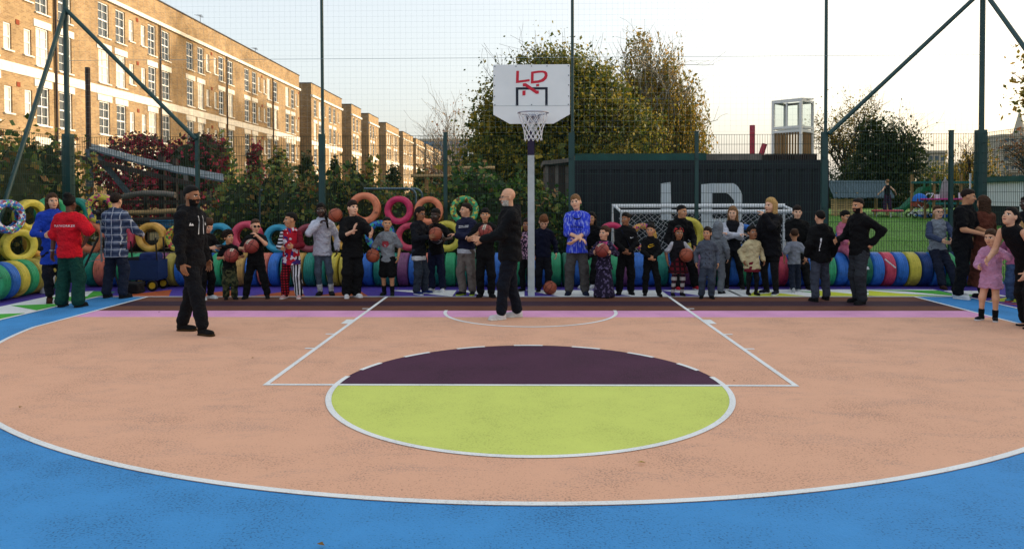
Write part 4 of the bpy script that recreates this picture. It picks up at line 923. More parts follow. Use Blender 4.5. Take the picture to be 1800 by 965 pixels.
# play table, toys, benches and small things
mat('pink_paint', hexc('c8348c'), .6, .1, 6); mat('teal_paint', hexc('1c6a6a'), .6, .1, 6); mat('mat_blue', hexc('2a6ad0'), .7, .1, 4); mat('toy_yellow', hexc('c8a428'), .5, .1, 8); mat('toy_red', hexc('b8242c'), .5, .1, 8)
def simple(name, boxes, m, loc, label, cat, parts=None, rz=0):
    root = empty(name, loc, label, cat, rz=rz)
    for nm, lst, mm in boxes:
        for c, d in lst: MB().box(c, d).build(nm, MATS[mm], root)
    return root
zt = lz(18)
simple('play_table', [('tabletop', [((0, 0, .80), (2.9, .8, .05))], 'pink_paint'), ('leg', [((sx * 1.3, sy * .3, .38), (.07, .07, .8)) for sx in (-1, 0, 1) for sy in (-1, 1)], 'wood_brown')], None, (17.3, 16.4, lz(16.4)), 'long table with a bright pink top in the play area', 'table')
for k, (x, h, w, m_, lab) in enumerate([(16.3, .16, .2, 'plastic_white', 'white tub at one end of the pink table'), (16.9, .12, .14, 'toy_yellow', 'yellow pot on the pink table'), (17.2, .22, .12, 'plastic_white', 'tall white jug on the pink table'), (17.55, .10, .22, 'plastic_white', 'low white tray on the pink table'), (18.05, .13, .14, 'toy_red', 'red pot on the pink table')]):
    obj('play_pot', MB().lathe([(0.001, 0), (w * .42, 0), (w * .5, h), (w * .44, h), (w * .36, .02), (.001, .02)], 12, 'Z', False).mesh('play_pot', 40), MATS[m_], loc=(x, 16.4, lz(16.4) + .825), label=lab, cat='pot')
obj('play_mat', MB().box((0, 0, .06), (1.4, .9, .12)).mesh('play_mat'), MATS['mat_blue'], loc=(16.9, 17.4, lz(17.4)), label='thick bright blue mat on the grass by the pushchair', cat='mat')
for k, (x, m_, lab) in enumerate([(17.05, 'toy_red', 'red toy tub on the blue mat'), (17.25, 'toy_yellow', 'yellow toy tub on the blue mat')]):
    obj('toy_tub', MB().lathe([(.001, 0), (.11, 0), (.14, .18), (.12, .18), (.09, .02), (.001, .02)], 14, 'Z', False).mesh('toy_tub', 40), MATS[m_], loc=(x, 17.4, lz(17.4) + .12), label=lab, cat='tub')
simple('timber_climber', [('post', [((x, 0, .9), (.09, .09, 1.8)) for x in (-2.2, -1.2, 0, 1.2, 2.2)], 'wood_brown'), ('rail', [((0, -.055, 1.45), (4.5, .05, .09)), ((0, -.055, .5), (4.5, .05, .09))], 'teal_paint')], None, (19.7, 20.5, .85), 'timber climber with teal rails behind the pink table', 'climber')
simple('bench', [('seat', [((0, 0, .42), (1.0, .35, .05))], 'mat_blue'), ('backrest', [((0, .18, .75), (1.0, .04, .25))], 'mat_blue'), ('leg', [((sx * .42, .05, .3), (.06, .3, .62)) for sx in (-1, 1)], 'wood_dark')], None, (18.9, 17.2, lz(17)), 'blue painted bench near the white cabin', 'bench')
pr_ = empty('folded_parasol', (16.9, 16.9, lz(16.9)), 'closed grey parasol standing behind the pink table', 'parasol')
MB().cyl((0, 0, -.05), (0, 0, 1.65), .025, n=8).build('pole', MATS['galvanised'], pr_); mat('cloth_grey', hexc('8a8488'), .9, .15, 9)
b = MB().lathe([(.02, 1.6), (.10, 1.45), (.17, 1.1), (.22, .8), (.21, .78), (.02, .8)], 12, 'Z', False); b.v = [(x * (1 + .25 * math.sin(4 * math.atan2(y, x))), y * (1 + .25 * math.sin(4 * math.atan2(y, x))), z) for x, y, z in b.v]; b.build('canopy', MATS['cloth_grey'], pr_, smooth=60)
obj('white_pole', MB().cyl((0, 0, -.05), (0, 0, 1.75), .035, n=8).cyl((0, 0, 1.75), (0, 0, 1.78), .045, n=8).mesh('white_pole', 40), MATS['plastic_white'], loc=(18.7, 18.2, .85), label='slim white pole standing in the play area', cat='pole')
cbn = empty('white_cabin', (18.6, 13.6, lz(13.5)), 'white ribbed cabin with a dark green roof edge and dark lower wall', 'cabin')
b = MB()
for k in range(30): b.box((-1.6 + .11 * k + .03, -1.0, 1.15), (.07, .05, .85))
b.box((0, -.97, 1.15), (3.3, .04, .85)); b.box((-1.63, 0, 1.15), (.05, 2.0, .85)); b.build('upper_wall', MATS['plastic_white'], cbn)
MB().box((0.02, -.98, .33), (3.2, .05, .8)).box((-1.6, 0, .33), (.05, 1.9, .8)).build('lower_wall', MATS['mat_black'], cbn); MB().box((0, 0, 1.68), (3.6, 2.4, .18)).build('roof', MATS['beam_green'], cbn)
MB().box((-1.62, -1.02, .5), (.07, .07, 1.15)).build('corner_post', MATS['plastic_white'], cbn)

# ------------------------------------------------------------------ far skyline
mat('pale_concrete', hexc('a8a090'), .9, .1, .3); mat('glass_far', hexc('4a5a66'), .3, .2, .5); mat('blue_cladding', hexc('6a8aa8'), .6, .1, .2)
def tower(name, label, x, y, w, d_, h, floors, bays, m, balcony=False):
    root = empty(name, (x, y, 0), label, 'building'); MB().box((0, 0, h / 2), (w, d_, h)).build('wall', MATS[m], root)
    fh = h / floors; bw = w / bays
    wmesh = MB().box((0, 0, 0), (bw * .6, .1, fh * .5)).mesh('window'); wmesh.materials.append(MATS['glass_far'])
    for f in range(floors):
        for k in range(bays): obj('window', wmesh, None, root).location = (-w / 2 + bw * (k + .5), -d_ / 2 - .03, fh * (f + .5))
        if balcony: MB().box((0, -d_ / 2 - .6, fh * f + .5), (w * .96, 1.2, 1.0)).build('balcony', MATS['pale_concrete'], root)
    MB().box((0, 0, h + .4), (w + .6, d_ + .6, .8)).build('roof', MATS['pale_concrete'], root); return root
tower('apartment_tower', 'pale tower of flats with balcony bands on the skyline', 172, 240, 20, 12, 21.5, 7, 8, 'pale_concrete', True)
tower('office_building', 'long pale low building on the skyline behind the round tree', 108, 190, 13, 10, 13.0, 5, 8, 'pale_concrete')
tower('office_building', 'bluish glazed building at the far end of the brick terrace', -27, 230, 16, 10, 20.0, 6, 9, 'blue_cladding')
tower('office_building', 'small cream block on the skyline next to the fence post', 128, 210, 9, 10, 10.5, 4, 5, 'pale_concrete')
ch = empty('church_spire', (207, 292, 0), 'pale church spire rising behind the balcony tower', 'church')
MB().box((0, 0, 12), (6, 6, 24)).build('tower', MATS['pale_concrete'], ch); MB().cyl((0, 0, 24), (0, 0, 37), 3.2, .15, n=8).build('spire', MATS['pale_concrete'], ch)

# ------------------------------------------------------------------ things by the fence on the left
mat('cloth_navy', hexc('1a2a5a'), .85, .2, 12, .2, 60); mat('cart_blue', hexc('152c58'), .6, .15, 8); mat('black_metal', hexc('101114'), .5, .1, 8); mat('bag_black', hexc('14151a'), .85, .2, 12, .3, 50)
ct = empty('folding_cart', (-7.12, .92, 0), 'blue folding cart loaded with dark bags beside the tall man', 'cart')
b = MB(); b.box((0, 0, .22), (.62, .36, .03)); 
for s in (-1, 1): b.box((0, s * .18, .40), (.62, .015, .34)); b.box((s * .31, 0, .40), (.015, .36, .34))
b.build('body', MATS['cart_blue'], ct)
b = MB().tube([(-.31, -.14, .25), (-.36, -.14, .9), (-.36, .14, .9), (-.31, .14, .25)], .014, 6).tube([(.30, -.14, .25), (.26, -.14, .98), (.26, .14, .98), (.30, .14, .25)], .014, 6).cyl((-.36, 0, .92), (-.75, 0, .98), .014, n=6); b.build('handle', MATS['black_metal'], ct)
for sx in (-1, 1):
    for sy in (-1, 1):
        w_o = MB().tube([(sx * .22 + .085 * math.cos(t), sy * .2, .105 + .085 * math.sin(t)) for t in [2 * math.pi * i / 16 for i in range(16)]], .02, 6, True).build('wheel', MATS['rubber_black'], ct, smooth=60)
        MB().cyl((sx * .22, sy * .2 - .01, .105), (sx * .22, sy * .2 + .01, .105), .06, n=12).build('rim', MATS['toy_yellow'], w_o)
# ------------------------------------------------------------------ people: implicit surfaces turned into smooth meshes
f32 = np.float32
def smin(a, b, k):
    h = np.maximum(k - np.abs(a - b), 0) / k; return np.minimum(a, b) - h * h * k * .25
def rcone(P, a, b, r1, r2):
    a = np.asarray(a, f32); b = np.asarray(b, f32); ba = b - a
    t = np.clip(((P - a) @ ba) / max(1e-9, float(ba @ ba)), 0, 1); q = P - a - t[:, None] * ba
    return np.sqrt((q * q).sum(1)) - (r1 + (r2 - r1) * t)
def ell(P, c, r):
    r = np.asarray(r, f32); q = (P - np.asarray(c, f32)) / r; k0 = np.sqrt((q * q).sum(1)) + 1e-6; g = q / r; k1 = np.sqrt((g * g).sum(1)) + 1e-6
    return k0 * (k0 - 1) / k1
def wrink(P, f, seed):
    a = seed * 1.37
    x, y, z = P[:, 0] * f, P[:, 1] * f, P[:, 2] * f
    return (np.sin(x + 1.3 * np.sin(z * .7 + a) + a) * np.sin(z * 1.6 + 1.1 * np.sin(y * .8 + x * .6 + a * 2)) + .5 * np.sin(1.9 * y + 2.3 * z + a * 3 + np.sin(x * 1.7)))
def surf(f, lo, hi, h):
    """naive surface nets of f<0 inside the box"""
    lo = np.asarray(lo, f32); hi = np.asarray(hi, f32); n = np.maximum(3, np.ceil((hi - lo) / h).astype(int) + 1)
    ax = [lo[i] + h * np.arange(n[i], dtype=f32) for i in range(3)]
    G = np.stack(np.meshgrid(*ax, indexing='ij'), -1).reshape(-1, 3)
    D = f(G).reshape(n).astype(f32)
    D[0], D[-1] = .1, .1; D[:, 0], D[:, -1] = .1, .1; D[:, :, 0], D[:, :, -1] = .1, .1
    S = D < 0; c = [S[a:n[0] - 1 + a, b:n[1] - 1 + b, d:n[2] - 1 + d] for a in (0, 1) for b in (0, 1) for d in (0, 1)]
    cnt = sum(x.astype(np.int8) for x in c); I = np.argwhere((cnt > 0) & (cnt < 8))
    if not len(I): return np.zeros((0, 3)), np.zeros((0, 4), int)
    co = np.array([(a, b, d) for a in (0, 1) for b in (0, 1) for d in (0, 1)])
    val = np.stack([D[I[:, 0] + a, I[:, 1] + b, I[:, 2] + d] for a, b, d in co], 1)
    acc = np.zeros((len(I), 3), f32); m = np.zeros(len(I), f32)
    for i in range(8):
        for j in range(i + 1, 8):
            if abs(co[i] - co[j]).sum() != 1: continue
            ch = (val[:, i] < 0) != (val[:, j] < 0); t = np.where(ch, val[:, i] / np.where(ch, val[:, i] - val[:, j], 1), 0)
            acc += ch[:, None] * (co[i] + t[:, None] * (co[j] - co[i])); m += ch
    V = lo + h * (I + acc / m[:, None]); idx = -np.ones(n - 1, int); idx[I[:, 0], I[:, 1], I[:, 2]] = np.arange(len(I)); F = []
    for axis in range(3):
        sl0 = [slice(None)] * 3; sl1 = [slice(None)] * 3; sl0[axis] = slice(0, -1); sl1[axis] = slice(1, None)
        a, b = S[tuple(sl0)], S[tuple(sl1)]; E = np.argwhere(a != b); fl = a[E[:, 0], E[:, 1], E[:, 2]]
        u, v = (axis + 1) % 3, (axis + 2) % 3; ok = (E[:, u] > 0) & (E[:, v] > 0) & (E[:, u] < n[u] - 1) & (E[:, v] < n[v] - 1); E, fl = E[ok], fl[ok]
        q = []
        for du, dv in ((-1, -1), (0, -1), (0, 0), (-1, 0)):
            K = E.copy(); K[:, u] += du; K[:, v] += dv; q.append(idx[K[:, 0], K[:, 1], K[:, 2]])
        Q = np.stack(q, 1); Q[~fl] = Q[~fl][:, ::-1]; F.append(Q)
    return V, np.concatenate(F)
def np_mesh(name, parts, mats):
    """parts: list of (V, F, material index or array)"""
    vs, fs, ms, o = [], [], [], 0
    for V, F, mi in parts:
        if not len(V): continue
        vs.append(V); fs.append(F + o); o += len(V); ms.append(np.full(len(F), mi) if np.isscalar(mi) else mi)
    V = np.concatenate(vs); F = np.concatenate(fs); me = bpy.data.meshes.new(name)
    me.vertices.add(len(V)); me.vertices.foreach_set('co', V.astype(f32).ravel()); me.loops.add(4 * len(F)); me.loops.foreach_set('vertex_index', F.astype(np.int32).ravel())
    me.polygons.add(len(F)); me.polygons.foreach_set('loop_start', np.arange(0, 4 * len(F), 4, dtype=np.int32)); me.polygons.foreach_set('material_index', np.concatenate(ms).astype(np.int32))
    me.polygons.foreach_set('use_smooth', np.ones(len(F), bool)); me.update(calc_edges=True)
    for m_ in mats: me.materials.append(m_)
    return me
def ik(a, t, la, lb, hint):
    a, t, hint = np.array(a, float), np.array(t, float), np.array(hint, float); d = t - a; L = np.linalg.norm(d)
    if L > (la + lb) * .995: t = a + d / L * (la + lb) * .995; d = t - a; L = np.linalg.norm(d)
    if L < abs(la - lb) + .02: L = abs(la - lb) + .02
    n = d / np.linalg.norm(d); x = (la * la - lb * lb + L * L) / (2 * L); hgt = math.sqrt(max(0, la * la - x * x)); e = hint - n * hint.dot(n); e /= (np.linalg.norm(e) + 1e-9)
    return a + n * x + e * hgt, t
def rotz(a): c, s = math.cos(a), math.sin(a); return np.array([[c, -s, 0], [s, c, 0], [0, 0, 1]])
def rotx(a): c, s = math.cos(a), math.sin(a); return np.array([[1, 0, 0], [0, c, -s], [0, s, c]])
def roty(a): c, s = math.cos(a), math.sin(a); return np.array([[c, 0, s], [0, 1, 0], [-s, 0, c]])
SKIN = dict(pale='d9a98c', fair='cf9c7e', tan='b98562', brown='8f5f42', dark='5c3a2a', deep='3c2820')
HAIR = dict(black='0f0c0b', dark='1f1510', brown='3c281b', light='7a5a3c', blonde='b08c58', grey='8a8680', ginger='6a4228', white='b8b4ae')
def skin_m(k): return mat('skin_' + k, hexc(SKIN[k]), .55, .08, 25, .08, 120, spec=.35)
def hair_m(k): return mat('hair_' + k, hexc(HAIR[k]), .7, .4, 60, .6, 160, spec=.18)
def cloth(h): return h if not isinstance(h, str) else MATS.get(h) or mat('cloth_' + h, hexc(h), .88, .2, 9, 1.0, 17, spec=.18, sheen=0)
mat('eye_white', hexc('d8d4cc'), .3, .02, 5); mat('eye_dark', hexc('1a120e'), .2, .05, 5, spec=.6); mat('lip', hexc('9a5a50'), .5, .08, 20); mat('lip_dark', hexc('5a302a'), .5, .08, 20)
def stripe_mat(name, fn):
    m, nt, b = nodes_of(name); b.inputs['Roughness'].default_value = .9; b.inputs['Specular IOR Level'].default_value = .15
    tc = N(nt, 'ShaderNodeTexCoord'); sp = N(nt, 'ShaderNodeSeparateXYZ'); nt.links.new(tc.outputs['Object'], sp.inputs[0])
    nt.links.new(fn(nt, tc, sp), b.inputs['Base Color']); MATS[name] = m; return m
def bands(nt, sock, freq, thr, ph=0.0):     # 1 where the repeating stripe is on
    m1 = N(nt, 'ShaderNodeMath', operation='MULTIPLY_ADD'); nt.links.new(sock, m1.inputs[0]); m1.inputs[1].default_value = freq; m1.inputs[2].default_value = ph
    fr = N(nt, 'ShaderNodeMath', operation='FRACT'); nt.links.new(m1.outputs[0], fr.inputs[0]); g = N(nt, 'ShaderNodeMath', operation='LESS_THAN'); nt.links.new(fr.outputs[0], g.inputs[0]); g.inputs[1].default_value = thr; return g.outputs[0]
def mixc(nt, fac, a, c):
    mx = N(nt, 'ShaderNodeMix', data_type='RGBA')
    if isinstance(fac, float): mx.inputs[0].default_value = fac
    else: nt.links.new(fac, mx.inputs[0])
    for i, v in ((6, a), (7, c)):
        if isinstance(v, tuple): mx.inputs[i].default_value = (*v, 1)
        else: nt.links.new(v, mx.inputs[i])
    return mx.outputs[2]
def noise_s(nt, tc, sc, det=3):
    n = N(nt, 'ShaderNodeTexNoise'); n.inputs['Scale'].default_value = sc; n.inputs['Detail'].default_value = det; nt.links.new(tc.outputs['Object'], n.inputs['Vector']); return n.outputs['Fac']
def thr(nt, s, t):
    g = N(nt, 'ShaderNodeMath', operation='GREATER_THAN'); nt.links.new(s, g.inputs[0]); g.inputs[1].default_value = t; return g.outputs[0]
def f_plaid(nt, tc, sp):
    c = mixc(nt, bands(nt, sp.outputs[0], 8, .45), hexc('3f4c68'), hexc('56637c')); c = mixc(nt, bands(nt, sp.outputs[2], 8, .45), c, hexc('2c3852'))
    c = mixc(nt, bands(nt, sp.outputs[0], 8, .09, .3), c, hexc('a4acb8')); return mixc(nt, bands(nt, sp.outputs[2], 8, .09, .3), c, hexc('a4acb8'))
stripe_mat('plaid_navy', f_plaid)
stripe_mat('plaid_red', lambda nt, tc, sp: mixc(nt, bands(nt, sp.outputs[2], 12, .4), mixc(nt, bands(nt, sp.outputs[0], 12, .4), hexc('5c1420'), hexc('1c0e12')), hexc('2a0e14')))
stripe_mat('check_red', lambda nt, tc, sp: mixc(nt, bands(nt, sp.outputs[2], 22, .5), mixc(nt, bands(nt, sp.outputs[0], 22, .5), hexc('a81c2c'), hexc('4a0c18')), hexc('2c0a12')))
stripe_mat('stripe_mono', lambda nt, tc, sp: mixc(nt, bands(nt, sp.outputs[0], 22, .5), hexc('16141c'), hexc('c8c8d0')))
stripe_mat('stripe_sleeve', lambda nt, tc, sp: mixc(nt, bands(nt, sp.outputs[2], 18, .5), hexc('18161e'), hexc('c0c0ca')))
stripe_mat('camo', lambda nt, tc, sp: mixc(nt, thr(nt, noise_s(nt, tc, 16), .53), mixc(nt, thr(nt, noise_s(nt, tc, 11, 1), .5), hexc('2c3424'), hexc('1a1f18')), hexc('4a4c34')))
stripe_mat('clown_print', lambda nt, tc, sp: mixc(nt, thr(nt, noise_s(nt, tc, 14, 1), .60), mixc(nt, thr(nt, noise_s(nt, tc, 9, 1), .55), hexc('a81c2c'), hexc('3a2a6a')), hexc('c8c0cc')))
def f_jersey(nt, tc, sp):
    mp = N(nt, 'ShaderNodeMapping'); mp.inputs['Scale'].default_value = (40, 40, 9); nt.links.new(tc.outputs['Object'], mp.inputs[0]); n = N(nt, 'ShaderNodeTexNoise'); n.inputs['Scale'].default_value = 1; n.inputs['Detail'].default_value = 2; nt.links.new(mp.outputs[0], n.inputs['Vector'])
    mr = N(nt, 'ShaderNodeMapRange'); mr.inputs[1].default_value = .5; mr.inputs[2].default_value = .68; nt.links.new(n.outputs['Fac'], mr.inputs[0]); return mixc(nt, mr.outputs[0], hexc('2c40c4'), hexc('8a98e0'))
stripe_mat('jersey_blue', f_jersey)
stripe_mat('floral_dark', lambda nt, tc, sp: mixc(nt, thr(nt, noise_s(nt, tc, 22, 2), .57), hexc('221c30'), hexc('5a5070')))
stripe_mat('pattern_leg', lambda nt, tc, sp: mixc(nt, bands(nt, sp.outputs[2], 9, .45), hexc('a8a0a0'), mixc(nt, bands(nt, sp.outputs[0], 26, .5), hexc('4a1c2c'), hexc('222028'))))
stripe_mat('floral_pink', lambda nt, tc, sp: mixc(nt, thr(nt, noise_s(nt, tc, 30, 2), .52), hexc('2c2638'), hexc('b890a8')))
stripe_mat('tartan_dark', lambda nt, tc, sp: mixc(nt, bands(nt, sp.outputs[0], 10, .2), mixc(nt, bands(nt, sp.outputs[2], 10, .2), hexc('232840'), hexc('5a2030')), hexc('3c2030')))
PARTS_OF = {}
def person(label, x, y, H, yaw, skin='fair', hair=('short', 'dark'), top=None, bot=None, shoe=('101012', '202020'), age=1.0, feet=None, hands=None, head=(0, 0, 0), lean=0, seat=None, z=0.0, bulk=1.0, twist=0, beard=None, group=None, extra=None, sock=None, hint=None, grip=None, hipshift=0.0, hdir=None):
    root = empty('person', (x, y, z), label, 'person', group, R(yaw)); sd = int(abs(x * 131 + y * 57)) % 97 + 1
    hh = H * {1.0: .134, .8: .148, .6: .168, .4: .186}[age]; hz = H * {1.0: .515, .8: .51, .6: .495, .4: .48}[age]; sw = H * {1.0: .092, .8: .086, .6: .084, .4: .084}[age] * (.5 + .5 * bulk)
    rp = random.Random(sd * 31 + int(H * 100))
    if feet is None:
        feet = {'l': (-rp.uniform(.045, .085), rp.uniform(-.03, .04), -rp.uniform(2, 24)), 'r': (rp.uniform(.045, .085), rp.uniform(-.05, .03), rp.uniform(2, 24))}; hipshift = rp.uniform(-.018, .018)
        twist = twist or rp.uniform(-9, 9); lean = lean or rp.uniform(-2.5, 3); head = (head[0], head[1], head[2] + rp.uniform(-5, 5))
    pc = np.array([hipshift * H, 0, hz]) if seat is None else np.array([0, 0, seat + .06 * H])
    u = rotx(R(lean)) @ np.array([0, 0, 1.0]); fw = rotx(R(lean)) @ np.array([0, 1.0, 0]); tz_ = H - hh - .012 * H - hz       # torso length
    tw = rotz(R(twist)); xa = tw @ np.array([1.0, 0, 0])
    nb = pc + u * tz_; S = {s: nb + xa * (sw * s) - u * .058 * H for s in (-1, 1)}
    # arms
    al_ = 1.0 if age > .7 else .95
    A = {}
    for s, k in ((-1, 'l'), (1, 'r')):
        T = (hands or {}).get(k) or (s * .150, -.02, .50)
        T = np.array(T, float) * H
        if abs(lean) > 5 and not (hands or {}).get(k): T = S[s] + np.array([s * .03, -.03, -.31]) * H
        hn = (hint or {}).get(k) or (s * .55, .8, -.35)
        e, w = ik(S[s], T, al_ * .168 * H, al_ * .150 * H, hn); A[s] = (S[s], e, w)
    # legs
    Lg = {}; ft = feet or {'l': (-.058, .01, -8), 'r': (.058, -.01, 8)}
    for s, k in ((-1, 'l'), (1, 'r')):
        fx, fy, fa = ft[k][:3]; fz = ft[k][3] if len(ft[k]) > 3 else 0.0
        hp = pc + np.array([s * .039 * H, 0, -.015 * H]); ll = (hz - .063 * H) * 1.014 if seat is None else .46 * H; td = rotz(R(fa)) @ np.array([0, -1.0, 0])
        an = np.array([fx * H, fy * H, .048 * H + fz * H]) - td * .02 * H
        kn, an = ik(hp, an, .52 * ll, .48 * ll, td + np.array([s * .15, 0, .15])); Lg[s] = (hp, kn, an, td, fz)
    def torso(P, off, t0, t1, prof=None):
        q = P - pc; t = q @ u; xx = q @ xa; yy = q @ fw
        ts = np.array([-.08, -.03, .06, .16, .24, .285, .315, .335, .36]) * H * (tz_ / (.335 * H)); w = np.array([.084, .086, .075, .078, .086, .078, .056, .040, .032]) * H * bulk; dp = np.array([.060, .064, .056, .060, .062, .055, .045, .037, .032]) * H * bulk
        if prof is not None: ts, w, dp = prof
        W = np.interp(t, ts, w) + off; Dp = np.interp(t, ts, dp) + off; k = np.sqrt((xx / W) ** 2 + (yy / Dp) ** 2)
        return np.maximum((k - 1) * np.minimum(W, Dp) * .9, np.maximum(t0 - t, t - t1) * .9)
    ar = (.027 * H * bulk, .0225 * H * bulk, .0165 * H)
    def armf(P, s, off, upto=2.0, wide=1.0):
        a, e, w = A[s]; d = rcone(P, a, e if upto > 1 else a + (e - a) * upto, ar[0] + off, ar[1] + off * wide)
        if upto > 1: d = smin(d, rcone(P, e, e + (w - e) * (upto - 1), ar[1] + off * wide, ar[1] + (ar[2] - ar[1]) * (upto - 1) + off * wide), .02 * H)
        return d
    lr = (.047 * H * bulk, .032 * H, .021 * H)
    def legf(P, s, o, upto=2.0):
        hp, kn, an, td, fz = Lg[s]; o = (o, o, o) if np.isscalar(o) else o
        d = rcone(P, hp, kn if upto > 1 else hp + (kn - hp) * upto, lr[0] + o[0], (lr[1] + o[1]) if upto > 1 else lr[0] + (lr[1] - lr[0]) * upto + o[1])
        if upto > 1: d = smin(d, rcone(P, kn, kn + (an - kn) * (upto - 1), lr[1] + o[1], lr[1] + (lr[2] - lr[1]) * (upto - 1) + o[2]), .03 * H)
        return d
    pts = np.array([pc, nb] + [p for s in (-1, 1) for p in A[s]] + [p for s in (-1, 1) for p in Lg[s][:3]])
    # ---- head
    hs = hh / .232; neck_r = .047 if age == 1.0 else .040; hy, hpi, hr = head
    HM = rotz(R(hy)) @ roty(R(hr)) @ rotx(R(hpi)); hc = nb + (rotx(R(lean * .4)) @ np.array([0, -.014 * H, .010 * H])) + HM @ np.array([0, 0, .118 * hs])
    hl = lambda P: ((P - hc.astype(f32)) @ HM.astype(f32)) / hs
    nl_ = ((nb - u * .03 * H - hc) @ HM) / hs
    def headf(P):
        d = smin(ell(P, (0, .012, .035), (.074, .092, .085)), ell(P, (0, -.018, -.03), (.060, .068, .084)), .03); d = smin(d, ell(P, (0, -.048, -.090), (.032, .032, .024)), .03)
        ax = P.copy(); ax[:, 0] = np.abs(ax[:, 0]); d = smin(d, ell(ax, (.036, -.05, -.028), (.026, .026, .030)), .02); d = smin(d, ell(P, (0, -.078, .024), (.046, .014, .010)), .012)
        sk = .016 - np.sqrt(((ax - np.array([.031, -.094, .004], f32)) ** 2).sum(1)); d = -smin(-d, -sk, .012)
        d = smin(d, rcone(P, (0, -.084, .010), (0, -.103, -.026), .008, .014), .012); d = smin(d, ell(P, (0, -.088, -.061), (.023, .010, .008)), .008)
        d = smin(d, ell(ax, (.077, .006, -.006), (.010, .022, .032)), .008)
        return smin(d, rcone(P, (0, .022, -.06), tuple(nl_), neck_r, neck_r * 1.15), .02)
    V, F = surf(headf, (-.11, -.135, -.20), (.11, .125, .14), .0085)
    C = V[F].mean(1); X_, Y_, Z_ = np.abs(C[:, 0]), C[:, 1], C[:, 2]; mi = np.zeros(len(F), int)
    mi[(X_ > .012) & (X_ < .048) & (Z_ > .017) & (Z_ < .027) & (Y_ < -.055)] = 3
    mi[(np.abs(X_ - .031) < .017) & (np.abs(Z_ - .004) < .0075) & (Y_ < -.055)] = 1; mi[(np.abs(X_ - .031) < .008) & (np.abs(Z_ - .004) < .008) & (Y_ < -.055)] = 2
    mi[(X_ < .023) & (np.abs(Z_ + .062) < .007) & (Y_ < -.07)] = 4
    if beard: mi[(((Z_ < -.038) & (Y_ < .0) & (Z_ > -.125) & (Z_ < -.02 - 1.0 * (.0 - Y_) * .0)) | ((np.abs(Z_ + .047) < .006) & (X_ < .03))) & (mi != 4) & ((X_ > .026) | (Z_ < -.074) | (Z_ > -.053))] = 5
    V = V * hs @ HM.T + hc
    parts = [(V, F, mi)]
    # ---- rest of the body under and outside the clothes
    bk0 = bot['k']; bare_arm = top['sl'] != 'long'; bare_leg = bot['k'] in ('shorts', 'skirt', 'dress', 'bare')
    def bodyf(P):
        d = torso(P, -.012 * H, -.06 * H, tz_ - .01 * H)
        for s in (-1, 1):
            d = smin(d, armf(P, s, 0 if bare_arm else -.006 * H), .02 * H); d = smin(d, legf(P, s, 0 if bare_leg else -.008 * H), .02 * H) if bk0 != 'dress' else d
        return d
    parts.append((*surf(bodyf, pts.min(0) - .12 * H, pts.max(0) + .10 * H, .0175 if H > 1.4 else .014), 0))
    hk = H / 1.75 * (1.0 if age == 1.0 else 1.04)
    for s, k in ((-1, 'l'), (1, 'r')):
        a, e, w = A[s]; f = (w - e) / np.linalg.norm(w - e); g = (grip or {}).get(k, .5)
        if (hdir or {}).get(k): f = np.array(hdir[k], float); f /= np.linalg.norm(f)
        pn = np.array([-s, 0, 0.0]) if abs(f[0]) < .8 else np.array([0, 0, -1.0])        # palm faces inwards
        pn = pn - f * pn.dot(f); pn /= np.linalg.norm(pn); sd_ = np.cross(f, pn); o = w - f * .01
        if sd_[1] > 0: sd_ = -sd_                        # thumb side towards the front
        segs = []
        for i, (ln_, of) in enumerate(((.070, 1.45), (.080, .5), (.076, -.5), (.060, -1.45))):
            p = o + (f * .082 + sd_ * of * .0205) * hk; d = f + sd_ * of * .05; cu = g * (.55 + .1 * i)
            for j, sl in enumerate((.5, .3, .24)):
                d = d * math.cos(cu) + pn * math.sin(cu); d /= np.linalg.norm(d); q = p + d * ln_ * sl * hk * 1.05; segs.append((p, q, (.0092 - .001 * j) * hk, (.0084 - .001 * j) * hk)); p = q
        p = o + (f * .03 + sd_ * .026) * hk; d = f * .6 + sd_ * .75 + pn * .25
        for j in range(2): d = d + pn * g * .35; d /= np.linalg.norm(d); q = p + d * (.036 - .006 * j) * hk; segs.append((p, q, .0112 * hk, .0092 * hk)); p = q
        def handf(P):
            d = rcone(P, o - f * .03, o + f * .02 * hk, ar[2] * .95, ar[2] * .85)
            for of in (-.026, -.009, .009, .026): d = smin(d, rcone(P, o + (f * .012 + sd_ * of * .75) * hk, o + (f * .082 + sd_ * of * 1.12) * hk, .0135 * hk, .0115 * hk), .010)
            for (p_, q_, r1, r2) in segs: d = np.minimum(d, rcone(P, p_, q_, r1, r2))
            return d
        al = np.array([o - f * .05, o + f * .19 * hk] + [q for sg in segs for q in sg[:2]]); parts.append((*surf(handf, al.min(0) - .03, al.max(0) + .03, .0068 * hk + .0006), 0))
    dk_ = skin in ('dark', 'deep', 'brown'); hm = hair_m(hair[1] if hair[1] in HAIR else 'brown')
    body = obj('body', np_mesh('body', parts, [skin_m(skin), MATS['eye_white'], MATS['eye_dark'], hm if hair[1] not in ('blonde', 'white') else hair_m('light'), MATS['lip_dark' if dk_ else 'lip'], hair_m(beard) if beard else hm]), None, root)
    # ---- hair
    st, hcol = hair[0], hair[1]; Lh = hair[2] if len(hair) > 2 else .22
